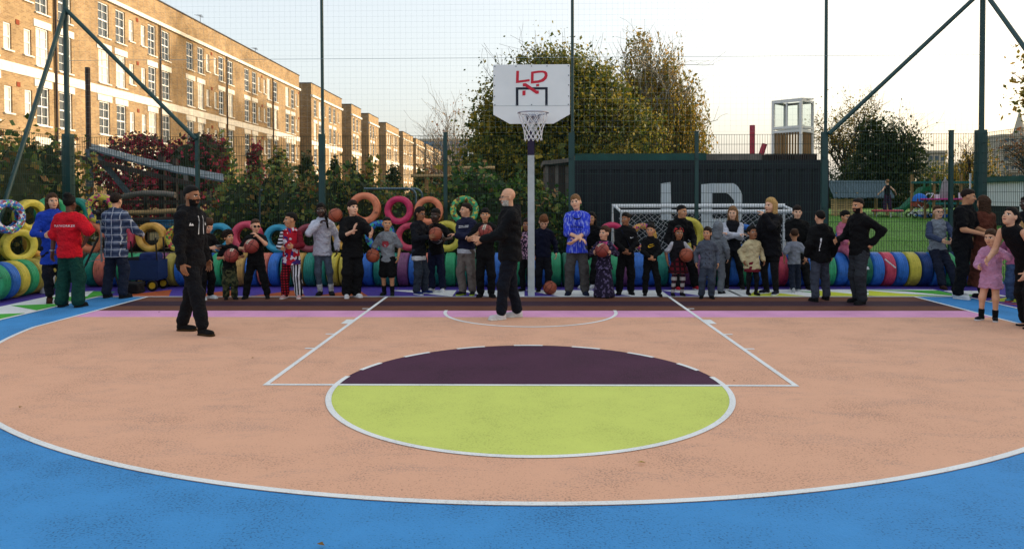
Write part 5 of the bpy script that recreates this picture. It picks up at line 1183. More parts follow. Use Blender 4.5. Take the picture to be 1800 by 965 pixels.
    if st != 'bald':
        fr = {'short': .082, 'fringe': .044, 'crop': .088}.get(st, .072); bk = -.088 if st not in ('crop',) else -.06
        vol = {'crop': .945, 'curly': 1.14, 'afro': 1.25, 'hood': 1.15}.get(st, 1.0)
        def hairf(P):
            d = smin(ell(P, (0, .018, .040), (.080 * vol, .099 * vol, .090 * vol)), ell(P, (0, .0, .085), (.058 * vol, .080 * vol, (.034 if st == 'crop' else .052) * vol)), .03); sd2 = 1.9 if st in ('crop', 'short', 'curly') else 1.35; line = np.maximum(fr - sd2 * (P[:, 1] + .086) + .007 * np.sin(P[:, 0] * 130 + sd) + .3 * np.abs(P[:, 0]), bk)
            if st == 'hood': line = np.where(P[:, 1] < -.02, .055, -.2); d = smin(d, rcone(P, (0, .03, -.04), (0, .04, -.15), .095, .10), .05)
            d = np.maximum(d, (line - P[:, 2]) * .7)
            ax = P.copy(); ax[:, 0] = np.abs(ax[:, 0])
            if st in ('long', 'bob'):
                d = smin(d, rcone(P, (0, .07, .02), (0, .085, -Lh), .062, .045), .03)
                d = smin(d, rcone(ax, (.066, .012, .03), (.074, .02, -Lh * .92), .026, .032), .03); d = smin(d, rcone(ax, (.05, .055, .02), (.062, .065, -Lh), .04, .035), .03)
            if st == 'pony': d = smin(d, rcone(P, (0, .10, .045), (0, .145, .02), .03, .036), .02); d = smin(d, rcone(P, (0, .145, .02), (0, .13, -Lh), .036, .018), .02)
            if st == 'bun': d = smin(d, ell(P, (0, .055, .135), (.058, .055, .048)), .02)
            if st == 'lowbun': d = smin(d, ell(P, (.02, .115, .06), (.045, .04, .042)), .02)
            if st == 'braids':
                for k_ in range(7):
                    t = -.9 + 1.8 * k_ / 6; a_ = (math.sin(t * 1.5) * .08, .03 + .065 * math.cos(t * 1.5), .0); d = smin(d, rcone(P, a_, (a_[0] * 1.05 + (.02 if k_ > 3 else 0), a_[1] - .03, -Lh), .014, .010), .008)
            if st == 'tail': d = smin(d, rcone(P, (.05, .05, -.02), (.085, -.075, -.10), .03, .026), .02); d = smin(d, rcone(P, (.085, -.075, -.10), (.10, -.085, -.10 - Lh), .026, .014), .02)
            am = {'curly': .012, 'afro': .010, 'crop': .001, 'hood': .004}.get(st, .0035); return d + am * wrink(P, 95 if st in ('curly', 'afro') else 70, sd)
        V, F = surf(hairf, (-.17, -.16, -(Lh + .2) if st in ('long', 'bob', 'pony', 'braids', 'tail', 'hood') else -.12), (.17, .22, .22), .0105)
        obj('hood' if st == 'hood' else 'hair', np_mesh('hair', [(V * hs @ HM.T + hc, F, 0)], [cloth(hcol) if st == 'hood' else hm]), None, root)
    # ---- top
    off = top.get('off', .014) * .68 * H; hem = (top.get('hem', .47) * H - hz) if seat is None else top.get('hem', -.03) * H; sl = top['sl']
    up = {'long': 1.93, 'short': top.get('slen', .72), 'none': 0}[sl]
    def topf(P, sleeves=True):
        prof = None
        if hem < -.085 * H or top.get('flare'):
            fl = top.get('flare', 1.0); kt = tz_ / (.335 * H); ts = np.array([hem / H / kt, -.05, .07, .16, .24, .285, .315, .335, .36]) * H * kt; w = np.array([.090 * fl + (.012 if hem < -.2 * H else 0), .086 * (.5 + .5 * fl), .076, .079, .086, .078, .056, .040, .032]) * H * bulk; dp = np.array([.074 * fl, .068 * (.5 + .5 * fl), .058, .060, .062, .055, .045, .037, .032]) * H * bulk; prof = (ts, w, dp)
        d = torso(P, off, hem, tz_ + .004 * H, prof)
        if top.get('hood'): d = smin(d, ell((P - (nb + fw * .055 * H - u * .012 * H).astype(f32)), (0, 0, 0), (.052 * H, .034 * H, .040 * H)), .025 * H); 
        if top.get('hood') or top.get('collar'):
            q = P - (nb + u * .002 * H).astype(f32); t = q @ u.astype(f32); rr_ = np.sqrt(np.maximum(0, (q * q).sum(1) - t * t)); d = smin(d, np.sqrt((rr_ - .036 * H) ** 2 + (t * .8) ** 2) - .010 * H, .012 * H)
        if sleeves and up:
            for s in (-1, 1): d = smin(d, armf(P, s, off * (.75 if sl == 'long' else 1.0), up, 1.0 if sl == 'long' else 1.25), .034 * H)
        return d + (top.get('wr', .0036) * wrink(P, 34 / H, sd) + .0012 * wrink(P, 75 / H, sd + 5)) * H
    res = .0145 if H > 1.4 else .0125; lo_, hi_ = pts.min(0) - .14 * H, pts.max(0) + .13 * H
    sp = pts[:8]; tlo, thi = sp.min(0) - .14 * H, sp.max(0) + .13 * H; tlo[2] = min(tlo[2], pc[2] + hem - .03); thi[2] = nb[2] + .1 * H if max(A[1][2][2], A[-1][2][2]) < nb[2] else thi[2]
    split_ = 'slc' in top
    top_o = obj(top['n'], np_mesh(top['n'], [(*surf(lambda P: topf(P, not split_), tlo, thi, res), 0)], [cloth(top['c'])]), None, root)
    if split_:
        for s in (-1, 1):
            c_ = top['slc'][0 if s < 0 else 1] if isinstance(top['slc'], tuple) else top['slc']
            aa_ = np.array(A[s]); obj('sleeve', np_mesh('sleeve', [(*surf(lambda P: armf(P, s, off * .8, up, 1.0 if sl == 'long' else 1.3) + .003 * H * wrink(P, 34 / H, sd), aa_.min(0) - .09 * H, aa_.max(0) + .09 * H, res), 0)], [cloth(c_)]), None, root)
    if top.get('under'):      # shirt seen below the hem and at the neck
        u0 = hem - .045 * H; obj('shirt', np_mesh('shirt', [(*surf(lambda P: np.minimum(torso(P, off * .35, u0, tz_ + .010 * H), torso(P, off * .7 + .005 * H, u0, hem + .012 * H)), tlo - np.array([0, 0, .1 * H]), thi, res), 0)], [cloth(top['under'])]), None, root)
    # ---- bottoms
    bk_, wd = bot['k'], bot.get('w', 1.0)
    def low(P):
        o = .009 * H * wd if bk_ != 'leggings' else .003 * H; d = torso(P, .004 * H, -.075 * H, .07 * H)
        for s in (-1, 1): d = smin(d, legf(P, s, (o, o * 1.1 + (wd - 1) * .02 * H, o * 1.0 + (wd - 1) * .035 * H + (0 if bk_ == 'leggings' else .006 * H)), bot.get('len', 1.93)), .02 * H)
        return d + ((.0030 * wrink(P, 30 / H, sd + 3) + .0014 * wrink(P, 70 / H, sd)) if bk_ != 'leggings' else .0008 * wrink(P, 30 / H, sd)) * H
    lp = pts[8:]
    def skirtf(P):
        q = P - pc; t = q[:, 2]; e = bot['hem'] * H - pc[2]; fl = bot.get('fl', 1.6); k = np.interp(t, np.array([e, .02 * H, .08 * H]), np.array([fl, 1.05, .9])); an_ = np.arctan2(q[:, 1], q[:, 0]); k = k * (1 + .05 * np.sin(an_ * 11) * np.clip(-t / (.3 * H), 0, 1))
        W, Dp = .086 * H * k, .076 * H * k; return np.maximum((np.sqrt((q[:, 0] / W) ** 2 + (q[:, 1] / Dp) ** 2) - 1) * Dp * .9, np.maximum(e - t, t - .09 * H))
    if bk_ in ('trousers', 'leggings', 'shorts'):
        nm_ = {'trousers': bot.get('n', 'trousers'), 'leggings': 'leggings', 'shorts': 'shorts'}[bk_]
        llo, lhi = np.minimum(lp.min(0), pc) - .12 * H, np.maximum(lp.max(0), pc) + .12 * H; lhi[2] = max(lhi[2], pc[2] + .1 * H); llo[2] = max(llo[2], -.005)
        if bot.get('c2'):
            for s, cc in ((-1, bot['c']), (1, bot['c2'])): obj('trouser_leg', np_mesh('trouser_leg', [(*surf(lambda P: np.maximum(low(P), -s * (P[:, 0] - pc[0])), llo, lhi, res), 0)], [cloth(cc)]), None, root)
        else: obj(nm_, np_mesh(nm_, [(*surf(low, llo, lhi, res), 0)], [cloth(bot['c'])]), None, root)
    if bk_ in ('skirt', 'dress'):
        r_ = .2 * H * bot.get('fl', 1.6); obj('skirt', np_mesh('skirt', [(*surf(skirtf, (pc[0] - r_, pc[1] - r_, bot['hem'] * H - .03), (pc[0] + r_, pc[1] + r_, pc[2] + .12 * H), res), 0)], [cloth(bot['c'])]), None, root)
        if bot.get('tights'):
            def tf(P): return np.minimum(legf(P, -1, .003 * H), legf(P, 1, .003 * H))
            obj('leggings', np_mesh('leggings', [(*surf(tf, lp.min(0) - .1 * H, lp.max(0) + .08 * H, res), 0)], [cloth(bot['tights'])]), None, root)
    # ---- shoes
    for s, k in ((-1, 'l'), (1, 'r')):
        hp, kn, an, td, fz = Lg[s]; sc = H / 1.75 * (1.0 if age == 1.0 else 1.03); M3 = np.stack([np.cross(td, [0, 0, 1.0]), -td, [0, 0, 1.0]], 1); tilt = rotx(R(ft[k][4])) if len(ft[k]) > 4 else np.eye(3); M3 = M3 @ tilt
        org = np.array([an[0], an[1], 0]) + td * .015 * sc + np.array([0, 0, fz * H]); heel = shoe[2] if len(shoe) > 2 else ''
        def up_f(P):
            if heel == 'flip': return rcone(P * np.array([1, 1, 1.6], f32), (0, .045, .03), (0, -.13, .025), .034, .036)
            d = rcone(P * np.array([1, 1, 1.0], f32), (0, .035, .052), (0, -.125, .036), .040, .031); d = smin(d, rcone(P, (0, .03, .05), (0, .035, .125 if heel == 'high' else .098), .042, .036), .03); d = smin(d, ell(P, (0, -.10, .034), (.044, .06, .03)), .02)
            return np.maximum(d, .016 - P[:, 2])
        def so_f(P):
            ax = np.abs(P[:, 0]); q = P * np.array([1, 1, 0], f32); d = rcone(q, (0, .045, 0), (.0, -.125, 0), .040, .045); return np.maximum(d, np.abs(P[:, 2] - .0145) - .0135)
        V, F = surf(up_f, (-.07, -.21, -.01), (.07, .11, .19), .0105); sh_o = obj('shoe', np_mesh('shoe', [((V * sc) @ M3.T + org, F, 0)], [cloth(shoe[0]) if heel != 'flip' else skin_m(skin)]), None, root)
        V, F = surf(so_f, (-.06, -.19, -.006), (.06, .10, .042), .009); obj('sole', np_mesh('sole', [((V * sc) @ M3.T + org, F, 0)], [cloth(shoe[1])]), None, sh_o)
        if sock: obj('sock', np_mesh('sock', [(*surf(lambda P: rcone(P, an + (kn - an) * .32, an, lr[2] + .010 * H, lr[2] + .006 * H), np.minimum(an, kn) - .06 * H, np.maximum(an, kn) + .06 * H, .012), 0)], [cloth(sock)]), None, root)
    info = dict(root=root, H=H, nb=nb, pc=pc, u=u, fw=fw, hc=hc, HM=HM, hs=hs, A=A, Lg=Lg, top=top_o, off=off, tz=tz_)
    return info
def to_bvh(o):
    me = o.data; return BVHTree.FromPolygons([v.co[:] for v in me.vertices], [p.vertices[:] for p in me.polygons])
def decal(info, o, name, polys, m, front=True, lift=.004, sub=1):
    """flat print laid onto a garment: polys in body coordinates (x, z) are dropped onto its surface"""
    bv = to_bvh(o); b = MB(); d = Vector((0, 1 if front else -1, 0))
    for poly in polys:
        pp = []
        for i in range(len(poly)):
            for k in range(sub): t = k / sub; a, c = poly[i], poly[(i + 1) % len(poly)]; pp.append((a[0] + (c[0] - a[0]) * t, a[1] + (c[1] - a[1]) * t))
        vs = []
        for x, zz in pp:
            h = bv.ray_cast(Vector((x, -2 * d.y, zz)), d); p = h[0] if h[0] is not None else Vector((x, info['pc'][1] - .12 * d.y, zz)); vs.append(p - d * lift)
        b.add(vs, [tuple(range(len(vs)))])
    return b.build(name, m, info['root'])
def text_polys(s, size):
    """outline of a word as small polygons (triangulated), centred, in (x, z)"""
    cu = bpy.data.curves.new('word', 'FONT'); cu.body = s; cu.size = size; cu.align_x = 'CENTER'; cu.resolution_u = 2
    o = bpy.data.objects.new('word', cu); col.objects.link(o); dg = bpy.context.evaluated_depsgraph_get(); me = o.evaluated_get(dg).to_mesh()
    out = [[(me.vertices[i].co.x, me.vertices[i].co.y) for i in p.vertices] for p in me.polygons]; o.evaluated_get(dg).to_mesh_clear(); bpy.data.objects.remove(o); bpy.data.curves.remove(cu); return out
def glasses(info, m, dark=False):
    b = MB(); hs = info['hs']
    for s in (-1, 1):
        ring = [(s * .031 + .022 * math.cos(t), -.103, .004 + .016 * math.sin(t)) for t in [2 * math.pi * i / 14 for i in range(14)]]
        b.tube(ring, .0026, 5, True)
        if dark: b.add(ring, [tuple(range(14))])
        b.tube([(s * .054, -.100, .006), (s * .082, -.04, .008), (s * .084, .01, .004)], .0022, 5)
    b.tube([(-.009, -.106, .007), (.009, -.106, .007)], .0024, 5)
    b.v = [tuple((np.array(v) * hs) @ info['HM'].T + info['hc']) for v in b.v]; b.build('glasses', MATS[m], info['root'])
# ---- basketballs
def ball_mat(name, c1, c2):
    m, nt, b = nodes_of(name); b.inputs['Roughness'].default_value = .6; tc = N(nt, 'ShaderNodeTexCoord'); v = N(nt, 'ShaderNodeTexVoronoi'); v.inputs['Scale'].default_value = 160; nt.links.new(tc.outputs['Object'], v.inputs['Vector'])
    bp = N(nt, 'ShaderNodeBump'); bp.inputs['Strength'].default_value = .3; bp.inputs['Distance'].default_value = .002; nt.links.new(v.outputs['Distance'], bp.inputs['Height']); nt.links.new(bp.outputs[0], b.inputs['Normal'])
    n = noise_s(nt, tc, 9); nt.links.new(mixc(nt, n, hexc(c1), hexc(c2)), b.inputs['Base Color']); MATS[name] = m
ball_mat('ball_orange', '8a4028', '9c4c30'); ball_mat('ball_red', '7c2e28', '8e3a30'); ball_mat('ball_cream', 'b8a894', 'c8baa8'); ball_mat('ball_black', '17171a', '202024'); mat('seam_black', hexc('0c0a0a'), .7, .1, 8); mat('seam_white', hexc('c0c4c8'), .7, .1, 8)
def basketball(loc, kind, label, rot=(0, 0, 0), r=.12):
    o = empty('basketball', loc, label, 'basketball', 'basketballs'); o.rotation_euler = rot
    n = 26; b = MB(); vs = [(0, 0, r)]; fs = []; nu, nv = 28, 16
    for j in range(1, nv):
        for i in range(nu): t, s = 2 * math.pi * i / nu, math.pi * j / nv; vs.append((r * math.sin(s) * math.cos(t), r * math.sin(s) * math.sin(t), r * math.cos(s)))
    vs.append((0, 0, -r)); k = len(vs) - 1; ms = []
    fs += [(0, 1 + i, 1 + (i + 1) % nu) for i in range(nu)] + [(1 + (j - 1) * nu + i, 1 + j * nu + i, 1 + j * nu + (i + 1) % nu, 1 + (j - 1) * nu + (i + 1) % nu) for j in range(1, nv - 1) for i in range(nu)] + [(1 + (nv - 2) * nu + i, k, 1 + (nv - 2) * nu + (i + 1) % nu) for i in range(nu)]
    b.add(vs, fs)
    if kind == 'panel':           # cream panel band between two seams
        b.m = [1 if abs(sum(vs[i][1] for i in f) / len(f)) < r * .16 and sum(vs[i][2] for i in f) / len(f) > -r * .2 else 0 for f in fs]
    b.build('cover', [MATS['ball_' + {'orange': 'orange', 'panel': 'red', 'black': 'black'}[kind]], MATS['ball_cream']], o, smooth=180)
    sm = MATS['seam_white' if kind == 'black' else 'seam_black']; rr_ = r * 1.001
    c1 = [[(rr_ * math.cos(t), rr_ * math.sin(t), 0) for t in [2 * math.pi * i / 36 for i in range(36)]], [(rr_ * math.cos(t), 0, rr_ * math.sin(t)) for t in [2 * math.pi * i / 36 for i in range(36)]]]
    for s in (-1, 1):             # the two bowed side seams
        pts_ = []
        for i in range(36):
            t = 2 * math.pi * i / 36; q = Vector((s * (.62 + .22 * math.cos(2 * t)), .72 * math.cos(t), .72 * math.sin(t))).normalized() * rr_; pts_.append(tuple(q))
        c1.append(pts_)
    for c in c1: MB().tube(c, .0034 if kind != 'black' else .004, 5, True).build('seam', sm, o, smooth=180)
    return o
def at_body(info, p):      # body coordinates (units of height) to the world
    a = info['root'].rotation_euler.z; q = rotz(a) @ (np.array(p) * info['H']); l = info['root'].location; return (l.x + q[0], l.y + q[1], l.z + q[2])
# ------------------------------------------------------------------ the people on the court
BK = '0d0e11'; NV = '10131f'
def T(n='t_shirt', c=BK, sl='short', **k): return dict(n=n, c=c, sl=sl, **k)
def B(k='trousers', c=BK, **kw): return dict(k=k, c=c, **kw)
def hold(b, H, r=.12, sides=('l', 'r')):
    rb = r / H; h = {}; d = {}
    for s, k in ((-1, 'l'), (1, 'r')):
        if k in sides: h[k] = (b[0] + s * (rb + .012), b[1] + .035, b[2] - .03); d[k] = (-s * .15, -1, .2)
    return h, d
P = []
def add(*a, **k): P.append(person(*a, **k)); return P[-1]
def place_ball(i, b, kind, label, rot=(0.4, 0.3, 0.2)): return basketball(at_body(i, b), kind, label, rot)
mat('phone_black', hexc('101216'), .3, .05, 6, spec=.6); mat('logo_white', hexc('d2d4d8'), .7, .04, 6); mat('logo_yellow', hexc('d0a824'), .7, .04, 6); mat('logo_red', hexc('b0242c'), .7, .04, 6); mat('glass_frame', hexc('15120f'), .4, .05, 6); mat('logo_black', hexc('101014'), .7, .04, 6); mat('steel_band', hexc('a8a8ac'), .3, .05, 6, metal=.8)
PAD = cloth('logo_black')

# left corner
i = add('woman in a long royal blue blazer with a brown bob, standing by the side tyres', -7.80, -0.64, 1.79, 42, 'fair', ('bob', 'brown', .15), T('blazer', '1c3ca4', 'long', hem=.36, off=.018, collar=True), B(c=NV, len=1.8), ('3a1e14', '2a1610'), hands={'l': (-.10, -.17, .63)}, head=(8, 0, 0))
decal(i, i['top'], 'blouse', [[(-.022 * i['H'], .79 * i['H']), (.022 * i['H'], .79 * i['H']), (.012 * i['H'], .62 * i['H']), (-.012 * i['H'], .62 * i['H'])]], cloth('c4c8ce'), True, .006, 3)
i = add('person in a red t-shirt lettered across the back and wide dark green trousers', -7.24, -1.12, 1.75, 176, 'dark', ('bun', 'black'), T(c='c01424', off=.034, hem=.45, slen=.9), B(c='0f3a32', w=1.4), ('101414', '182020'), hands={'r': (.175, -.01, .49), 'l': (-.125, -.02, .575)}, hint={'l': (-1, .35, -.1)}, bulk=1.0, feet={'l': (-.09, 0, -10), 'r': (.08, .0, 10)})
H_ = i['H']; decal(i, i['top'], 'lettering', [[(-x, z + .725 * H_) for x, z in p] for p in text_polys('PLAYWORKER', .052)], MATS['logo_white'], False, .005)
w = i['A'][1][2]; MB().tube([tuple(w + np.array([.034 * math.cos(t), .034 * math.sin(t), .035])) for t in [2 * math.pi * k / 14 for k in range(14)]], .008, 6, True).build('bracelet', MATS['steel_band'], i['root'])
i = add('man in a blue checked shirt and dark jeans filming with his back turned', -7.08, -0.12, 1.79, 172, 'fair', ('short', 'dark'), T('shirt', 'plaid_navy', 'long', off=.022, hem=.395, collar=True), B(c='1c2436', w=1.15), ('121418', '1a1c20', 'high'), hands={'l': (-.13, -.2, .60), 'r': (.13, -.2, .60)}, feet={'l': (-.085, 0, -12), 'r': (.10, .0, 14)}, bulk=1.08)
i = add('tall bearded man in black hoodie and track pants walking past the children', -4.29, -3.28, 1.87, 78, 'brown', ('crop', 'black'), T('hoodie', '0c0d12', 'long', hood=True, off=.02, hem=.455), B(c='0d0f15', w=1.12, n='track_pants'), ('121214', '3a2a14', 'high'), hands={'l': (-.155, -.055, .485), 'r': (.15, -.02, .49)}, feet={'l': (-.06, -.15, -14), 'r': (.06, .10, 8)}, head=(-2, 2, 0), beard='black', bulk=1.12)
H_ = i['H']; tall = i
for s in (-1, 1): decal(i, i['top'], 'drawstring', [[(s * .022 * H_, .80 * H_), (s * .022 * H_ + .012, .80 * H_), (s * .026 * H_ + .012, .675 * H_), (s * .026 * H_, .675 * H_)]], MATS['logo_white'], True, .006, 4)
for sx in (-.075, .07): decal(i, i['top'], 'chest_mark', [[(sx * H_ - .03, .735 * H_), (sx * H_ + .035, .735 * H_), (sx * H_ + .015, .75 * H_), (sx * H_ + .005, .742 * H_), (sx * H_ - .012, .757 * H_)]], MATS['logo_white'], True, .006, 2)
i = add('boy in black looking down at a phone behind the tall man', -5.46, -0.26, 1.38, 58, 'fair', ('fringe', 'brown'), T(off=.02, hem=.45), B(w=1.1), ('c8ccd2', 'd4d8dc'), age=.6, hands={'l': (-.05, -.20, .64), 'r': (.06, -.20, .645)}, head=(0, 28, 0), hdir={'l': (.3, -1, .2), 'r': (-.3, -1, .2)})
MB().box((0, -.30 * i['H'], .665 * i['H']), (.15, .075, .010), Matrix.Rotation(R(25), 3, 'X')).build('phone', MATS['phone_black'], i['root'])
b_ = (.03, -.20, .655); h_, d_ = hold(b_, 1.19)
i = add('small child with a mop of dark curls holding a basketball, in camouflage trousers', -5.03, -0.32, 1.16, 22, 'tan', ('curly', 'dark'), T(off=.018, hem=.45), B(c='camo', w=1.25), ('141416', '202022', 'high'), age=.4, hands=h_, hdir=d_, head=(38, -4, 0), grip={'l': .35, 'r': .35}); place_ball(i, b_, 'panel', 'dark red basketball with a cream panel held by the curly haired child', (0.3, .9, 2.0))
b_ = (-.02, -.20, .675); h_, d_ = hold(b_, 1.36, sides=('l',))
h_['r'] = (.045, -.17, .80)
i = add('boy all in black wearing sunglasses, one hand at his mouth', -4.63, -0.19, 1.35, 12, 'fair', ('crop', 'brown'), T(off=.018, hem=.45), B(w=1.15), ('121214', '181a1c', 'high'), age=.6, hands=h_, hdir=d_, head=(22, 5, 0), hint={'r': (.8, .1, -.9)}, grip={'l': .35, 'r': 1.0}, feet={'l': (-.13, 0, -10), 'r': (.14, -.02, 10)}, bulk=1.1); glasses(i, 'glass_frame', True); place_ball(i, b_, 'panel', 'dark red basketball with a cream panel held by the boy in sunglasses', (.2, .6, 1.2))
i = add('child in a red clown costume with one striped trouser leg', -4.02, -0.19, 1.46, 2, 'tan', ('crop', 'black'), T('costume_top', 'clown_print', 'long', off=.022, hem=.40, slc=('stripe_sleeve', '6a1624')), B(c='check_red', c2='stripe_mono', w=1.25), ('b89090', 'c8c0c0'), age=.6, hands={'l': (-.06, -.17, .60), 'r': (.08, -.19, .62)}, head=(-62, 0, 0), grip={'l': .8, 'r': .8}, bulk=1.05, feet={'l': (-.085, 0, -10), 'r': (.085, 0, 12)})
H_ = i['H']; decal(i, i['top'], 'clown_collar', [[(-.085 * H_, .79 * H_), (.085 * H_, .79 * H_), (.06 * H_, .735 * H_), (-.05 * H_, .735 * H_)]], cloth('a8182a'), True, .006, 3)
i = add('girl in a white hoodie with a long black plait, hand to her chin', -3.57, 0.15, 1.61, 6, 'deep', ('tail', 'black', .20), T('hoodie', 'b9bccb', 'long', hood=True, off=.024, hem=.44), B('leggings', '4a5666'), ('1a1c20', '101214'), age=.8, hands={'l': (-.015, -.13, .79)}, hint={'l': (-.9, -.1, -.8)}, grip={'l': 1.0, 'r': .6}, sock='b8bcc4')
i = add('boy in a loose black t-shirt watching a ball he has tossed up', -3.03, -0.05, 1.66, 26, 'pale', ('fringe', 'dark'), T(off=.032, hem=.42, slen=1.0), B(w=1.35), ('c8c8cc', 'd0d0d4'), age=.8, hands={'l': (-.02, -.22, .70), 'r': (.15, -.24, .655)}, hdir={'l': (.1, -.5, .9), 'r': (.2, -.5, .9)}, head=(16, -6, 0), grip={'l': .3, 'r': .3})
basketball((-3.27, -.14, 1.417), 'orange', 'orange basketball in the air above the boy in the loose black shirt', (.5, .9, .3))
b_ = (-.165, -.08, .515)
i = add('boy in a grey printed t-shirt and black shorts, ball under one arm', -2.44, 0.15, 1.37, -8, 'tan', ('crop', 'black'), T(c='7e858c', off=.022, hem=.43, slen=.95), B('shorts', BK, len=.86, w=1.7), ('14181a', '1c2a1c'), age=.6, hands={'l': (-.235, -.06, .50)}, hdir={'l': (.45, -.35, -.6)}, head=(26, -2, 0), grip={'l': .5}, sock='121416'); place_ball(i, b_, 'orange', 'orange basketball carried on the hip of the boy in grey', (1.2, .4, .3))
H_ = i['H']; decal(i, i['top'], 'print', [[(-.045 * H_ + .01 * math.cos(t), .70 * H_) for t in (0,)] + [(.04 * H_, .70 * H_), (.045 * H_, .655 * H_), (.02 * H_, .625 * H_), (-.03 * H_, .63 * H_), (-.05 * H_, .66 * H_)]], cloth('9a3a44'), True, .006, 2)
b_ = (.0, -.225, .70); h_, d_ = hold(b_, 1.5)
i = add('girl with long braids in a dark jacket holding a ball, seen from the side', -1.90, 0.30, 1.54, 62, 'brown', ('braids', 'black', .24), T('jacket', '0f121a', 'long', off=.024, hem=.44, collar=True, under='b8bac0'), B(c='2c3440', w=1.15), ('1c2a5c', 'c0c4cc'), age=.8, hands=h_, hdir=d_, head=(-4, 6, 0), grip={'l': .35, 'r': .35}); glasses(i, 'glass_frame'); place_ball(i, b_, 'orange', 'orange basketball held by the girl with braids', (.8, .2, .5))
b_ = (.055, -.20, .67)
h_, d_ = hold(b_, 1.42, sides=('r',)); h_['l'] = (-.03, -.15, .80)
i = add('boy in a black t-shirt holding a black ball, hand to his chin', -1.64, 0.67, 1.51, -8, 'deep', ('crop', 'black'), T(off=.022, hem=.44), B(c='161c34', w=1.15), ('c4c6ca', 'd0d2d6'), age=.6, hands=h_, hdir=d_, hint={'l': (-.8, .1, -.9)}, head=(-14, 6, 0), grip={'l': 1.0, 'r': .35}); place_ball(i, b_, 'black', 'black basketball with white seams held by the boy beside the girl with braids', (.3, .5, .2))
i = add('boy with folded arms in a navy striped jacket and beige joggers', -1.05, 0.22, 1.61, -22, 'fair', ('crop', 'dark'), T('jacket', '1b1e36', 'long', off=.024, hem=.50, collar=True, under='b4b8c2'), B(c='6c6460', w=1.15, n='joggers'), ('15161c', '8aa428'), age=.8, hands={'l': (.075, -.155, .645), 'r': (-.07, -.14, .665)}, hint={'l': (-1, .1, -.5), 'r': (1, .1, -.5)}, head=(-48, 0, 0), grip={'l': .6, 'r': .6}, sock='6a2028')
H_ = i['H']
for dz in (0, .016): decal(i, i['top'], 'stripe', [[(-.065 * H_, (.735 + dz) * H_), (.05 * H_, (.742 + dz) * H_), (.05 * H_, (.749 + dz) * H_), (-.065 * H_, (.742 + dz) * H_)]], MATS['logo_white'], True, .006, 4)
b_ = (.0, -.22, .755); h_, d_ = hold(b_, 1.5)
i = add('boy in black with a dark fringe holding a ball up at his chest', -0.71, -0.06, 1.52, 2, 'tan', ('fringe', 'black'), T(off=.024, hem=.44), B(w=1.15), ('121214', '18191b', 'high'), age=.8, hands=h_, hdir=d_, head=(-4, -4, 0), grip={'l': .35, 'r': .35}, bulk=1.08); place_ball(i, b_, 'panel', 'red basketball with a cream panel held by the boy with the dark fringe', (.1, .5, 1.4))
i = add('bald man with a white goatee in black hoodie and navy track pants, arm held out', -0.25, -2.19, 1.84, -80, 'fair', ('bald', 'white'), T('hoodie', '0b0d12', 'long', hood=True, off=.024, hem=.45), B(c='0d121e', w=1.1, n='track_pants'), ('c0bcc0', 'cac8c4'), hands={'r': (.06, -.225, .615), 'l': (-.1, -.2, .60)}, hdir={'r': (-.1, -1, .15)}, feet={'l': (-.06, .05, -5), 'r': (.05, -.095, 10)}, head=(6, 2, 0), beard='white', bulk=1.22, grip={'r': .45}); glasses(i, 'glass_frame')
H_ = i['H']; q = i['Lg'][1]
mk = (q[0] * .62 + q[1] * .38); MB().add([(mk[0] + .085, mk[1] + dx, mk[2] + dz) for dx, dz in ((-.035, 0), (-.02, .022), (0, .008), (.015, .024), (.035, 0), (0, -.004))], [(0, 1, 2, 3, 4, 5)]).build('thigh_mark', MATS['logo_white'], i['root'])
add('child in a pink patterned top half hidden behind the hoop pole', -0.01, 0.74, 1.32, -20, 'brown', ('long', 'dark', .14), T('blouse', 'floral_pink', 'long', off=.018, hem=.44), B(c=BK), age=.6, hands={'l': (-.05, -.16, .72)})
i = add('boy in a navy jumper looking down at the ball by his feet', 0.31, 0.66, 1.41, 3, 'fair', ('fringe', 'ginger'), T('jumper', '10152a', 'long', off=.022, hem=.45), B(c='14161e', w=1.15), ('121316', '1a1b1e'), age=.6, head=(0, 34, 0), bulk=1.05)
basketball((.40, .28, .12), 'orange', 'worn orange basketball lying on the ground beside the hoop pole', (.6, .2, .9))
i = add('teenager in a bright blue football shirt, hands crossed in front', 0.87, 0.22, 1.75, -4, 'pale', ('fringe', 'light'), T('football_shirt', 'jersey_blue', off=.026, hem=.425, slen=1.0), B(c='4a4848', w=1.2), ('161c30', '1c2238'), age=.8, hands={'l': (.03, -.135, .575), 'r': (-.02, -.155, .555)}, hint={'l': (-1, .3, -.3), 'r': (1, .3, -.3)}, head=(-14, -6, -10), grip={'l': .6, 'r': .6}, feet={'l': (-.085, 0, -12), 'r': (.085, 0, 12)})
H_ = i['H']; decal(i, i['top'], 'sponsor_mark', [[(x, z + .675 * H_) for x, z in p] for p in text_polys('Emirates', .062)], MATS['logo_black'], True, .006); decal(i, i['top'], 'sponsor_line', [[(x, z + .648 * H_) for x, z in p] for p in text_polys('FLY BETTER', .034)], MATS['logo_black'], True, .006)
decal(i, i['top'], 'collar_trim', [[(-.052 * H_, .80 * H_), (-.03 * H_, .775 * H_), (0, .768 * H_), (.03 * H_, .775 * H_), (.052 * H_, .80 * H_), (.03 * H_, .762 * H_), (0, .754 * H_), (-.03 * H_, .762 * H_)]], MATS['logo_black'], True, .006, 1)
add('girl with long black hair sitting on the tyres behind the blue football shirt', 1.28, 1.42, 1.45, -25, 'tan', ('long', 'black', .28), T(n='hoodie', sl='long', off=.02), B(w=1.1), ('c0c2c6', 'd0d0d4'), age=.8, seat=.63, feet={'l': (-.08, -.28, -5), 'r': (.06, -.26, 5)}, hands={'l': (-.08, -.18, .52), 'r': (.08, -.18, .52)}, lean=12)
b_ = (.0, -.19, .68); h_, d_ = hold(b_, 1.15)
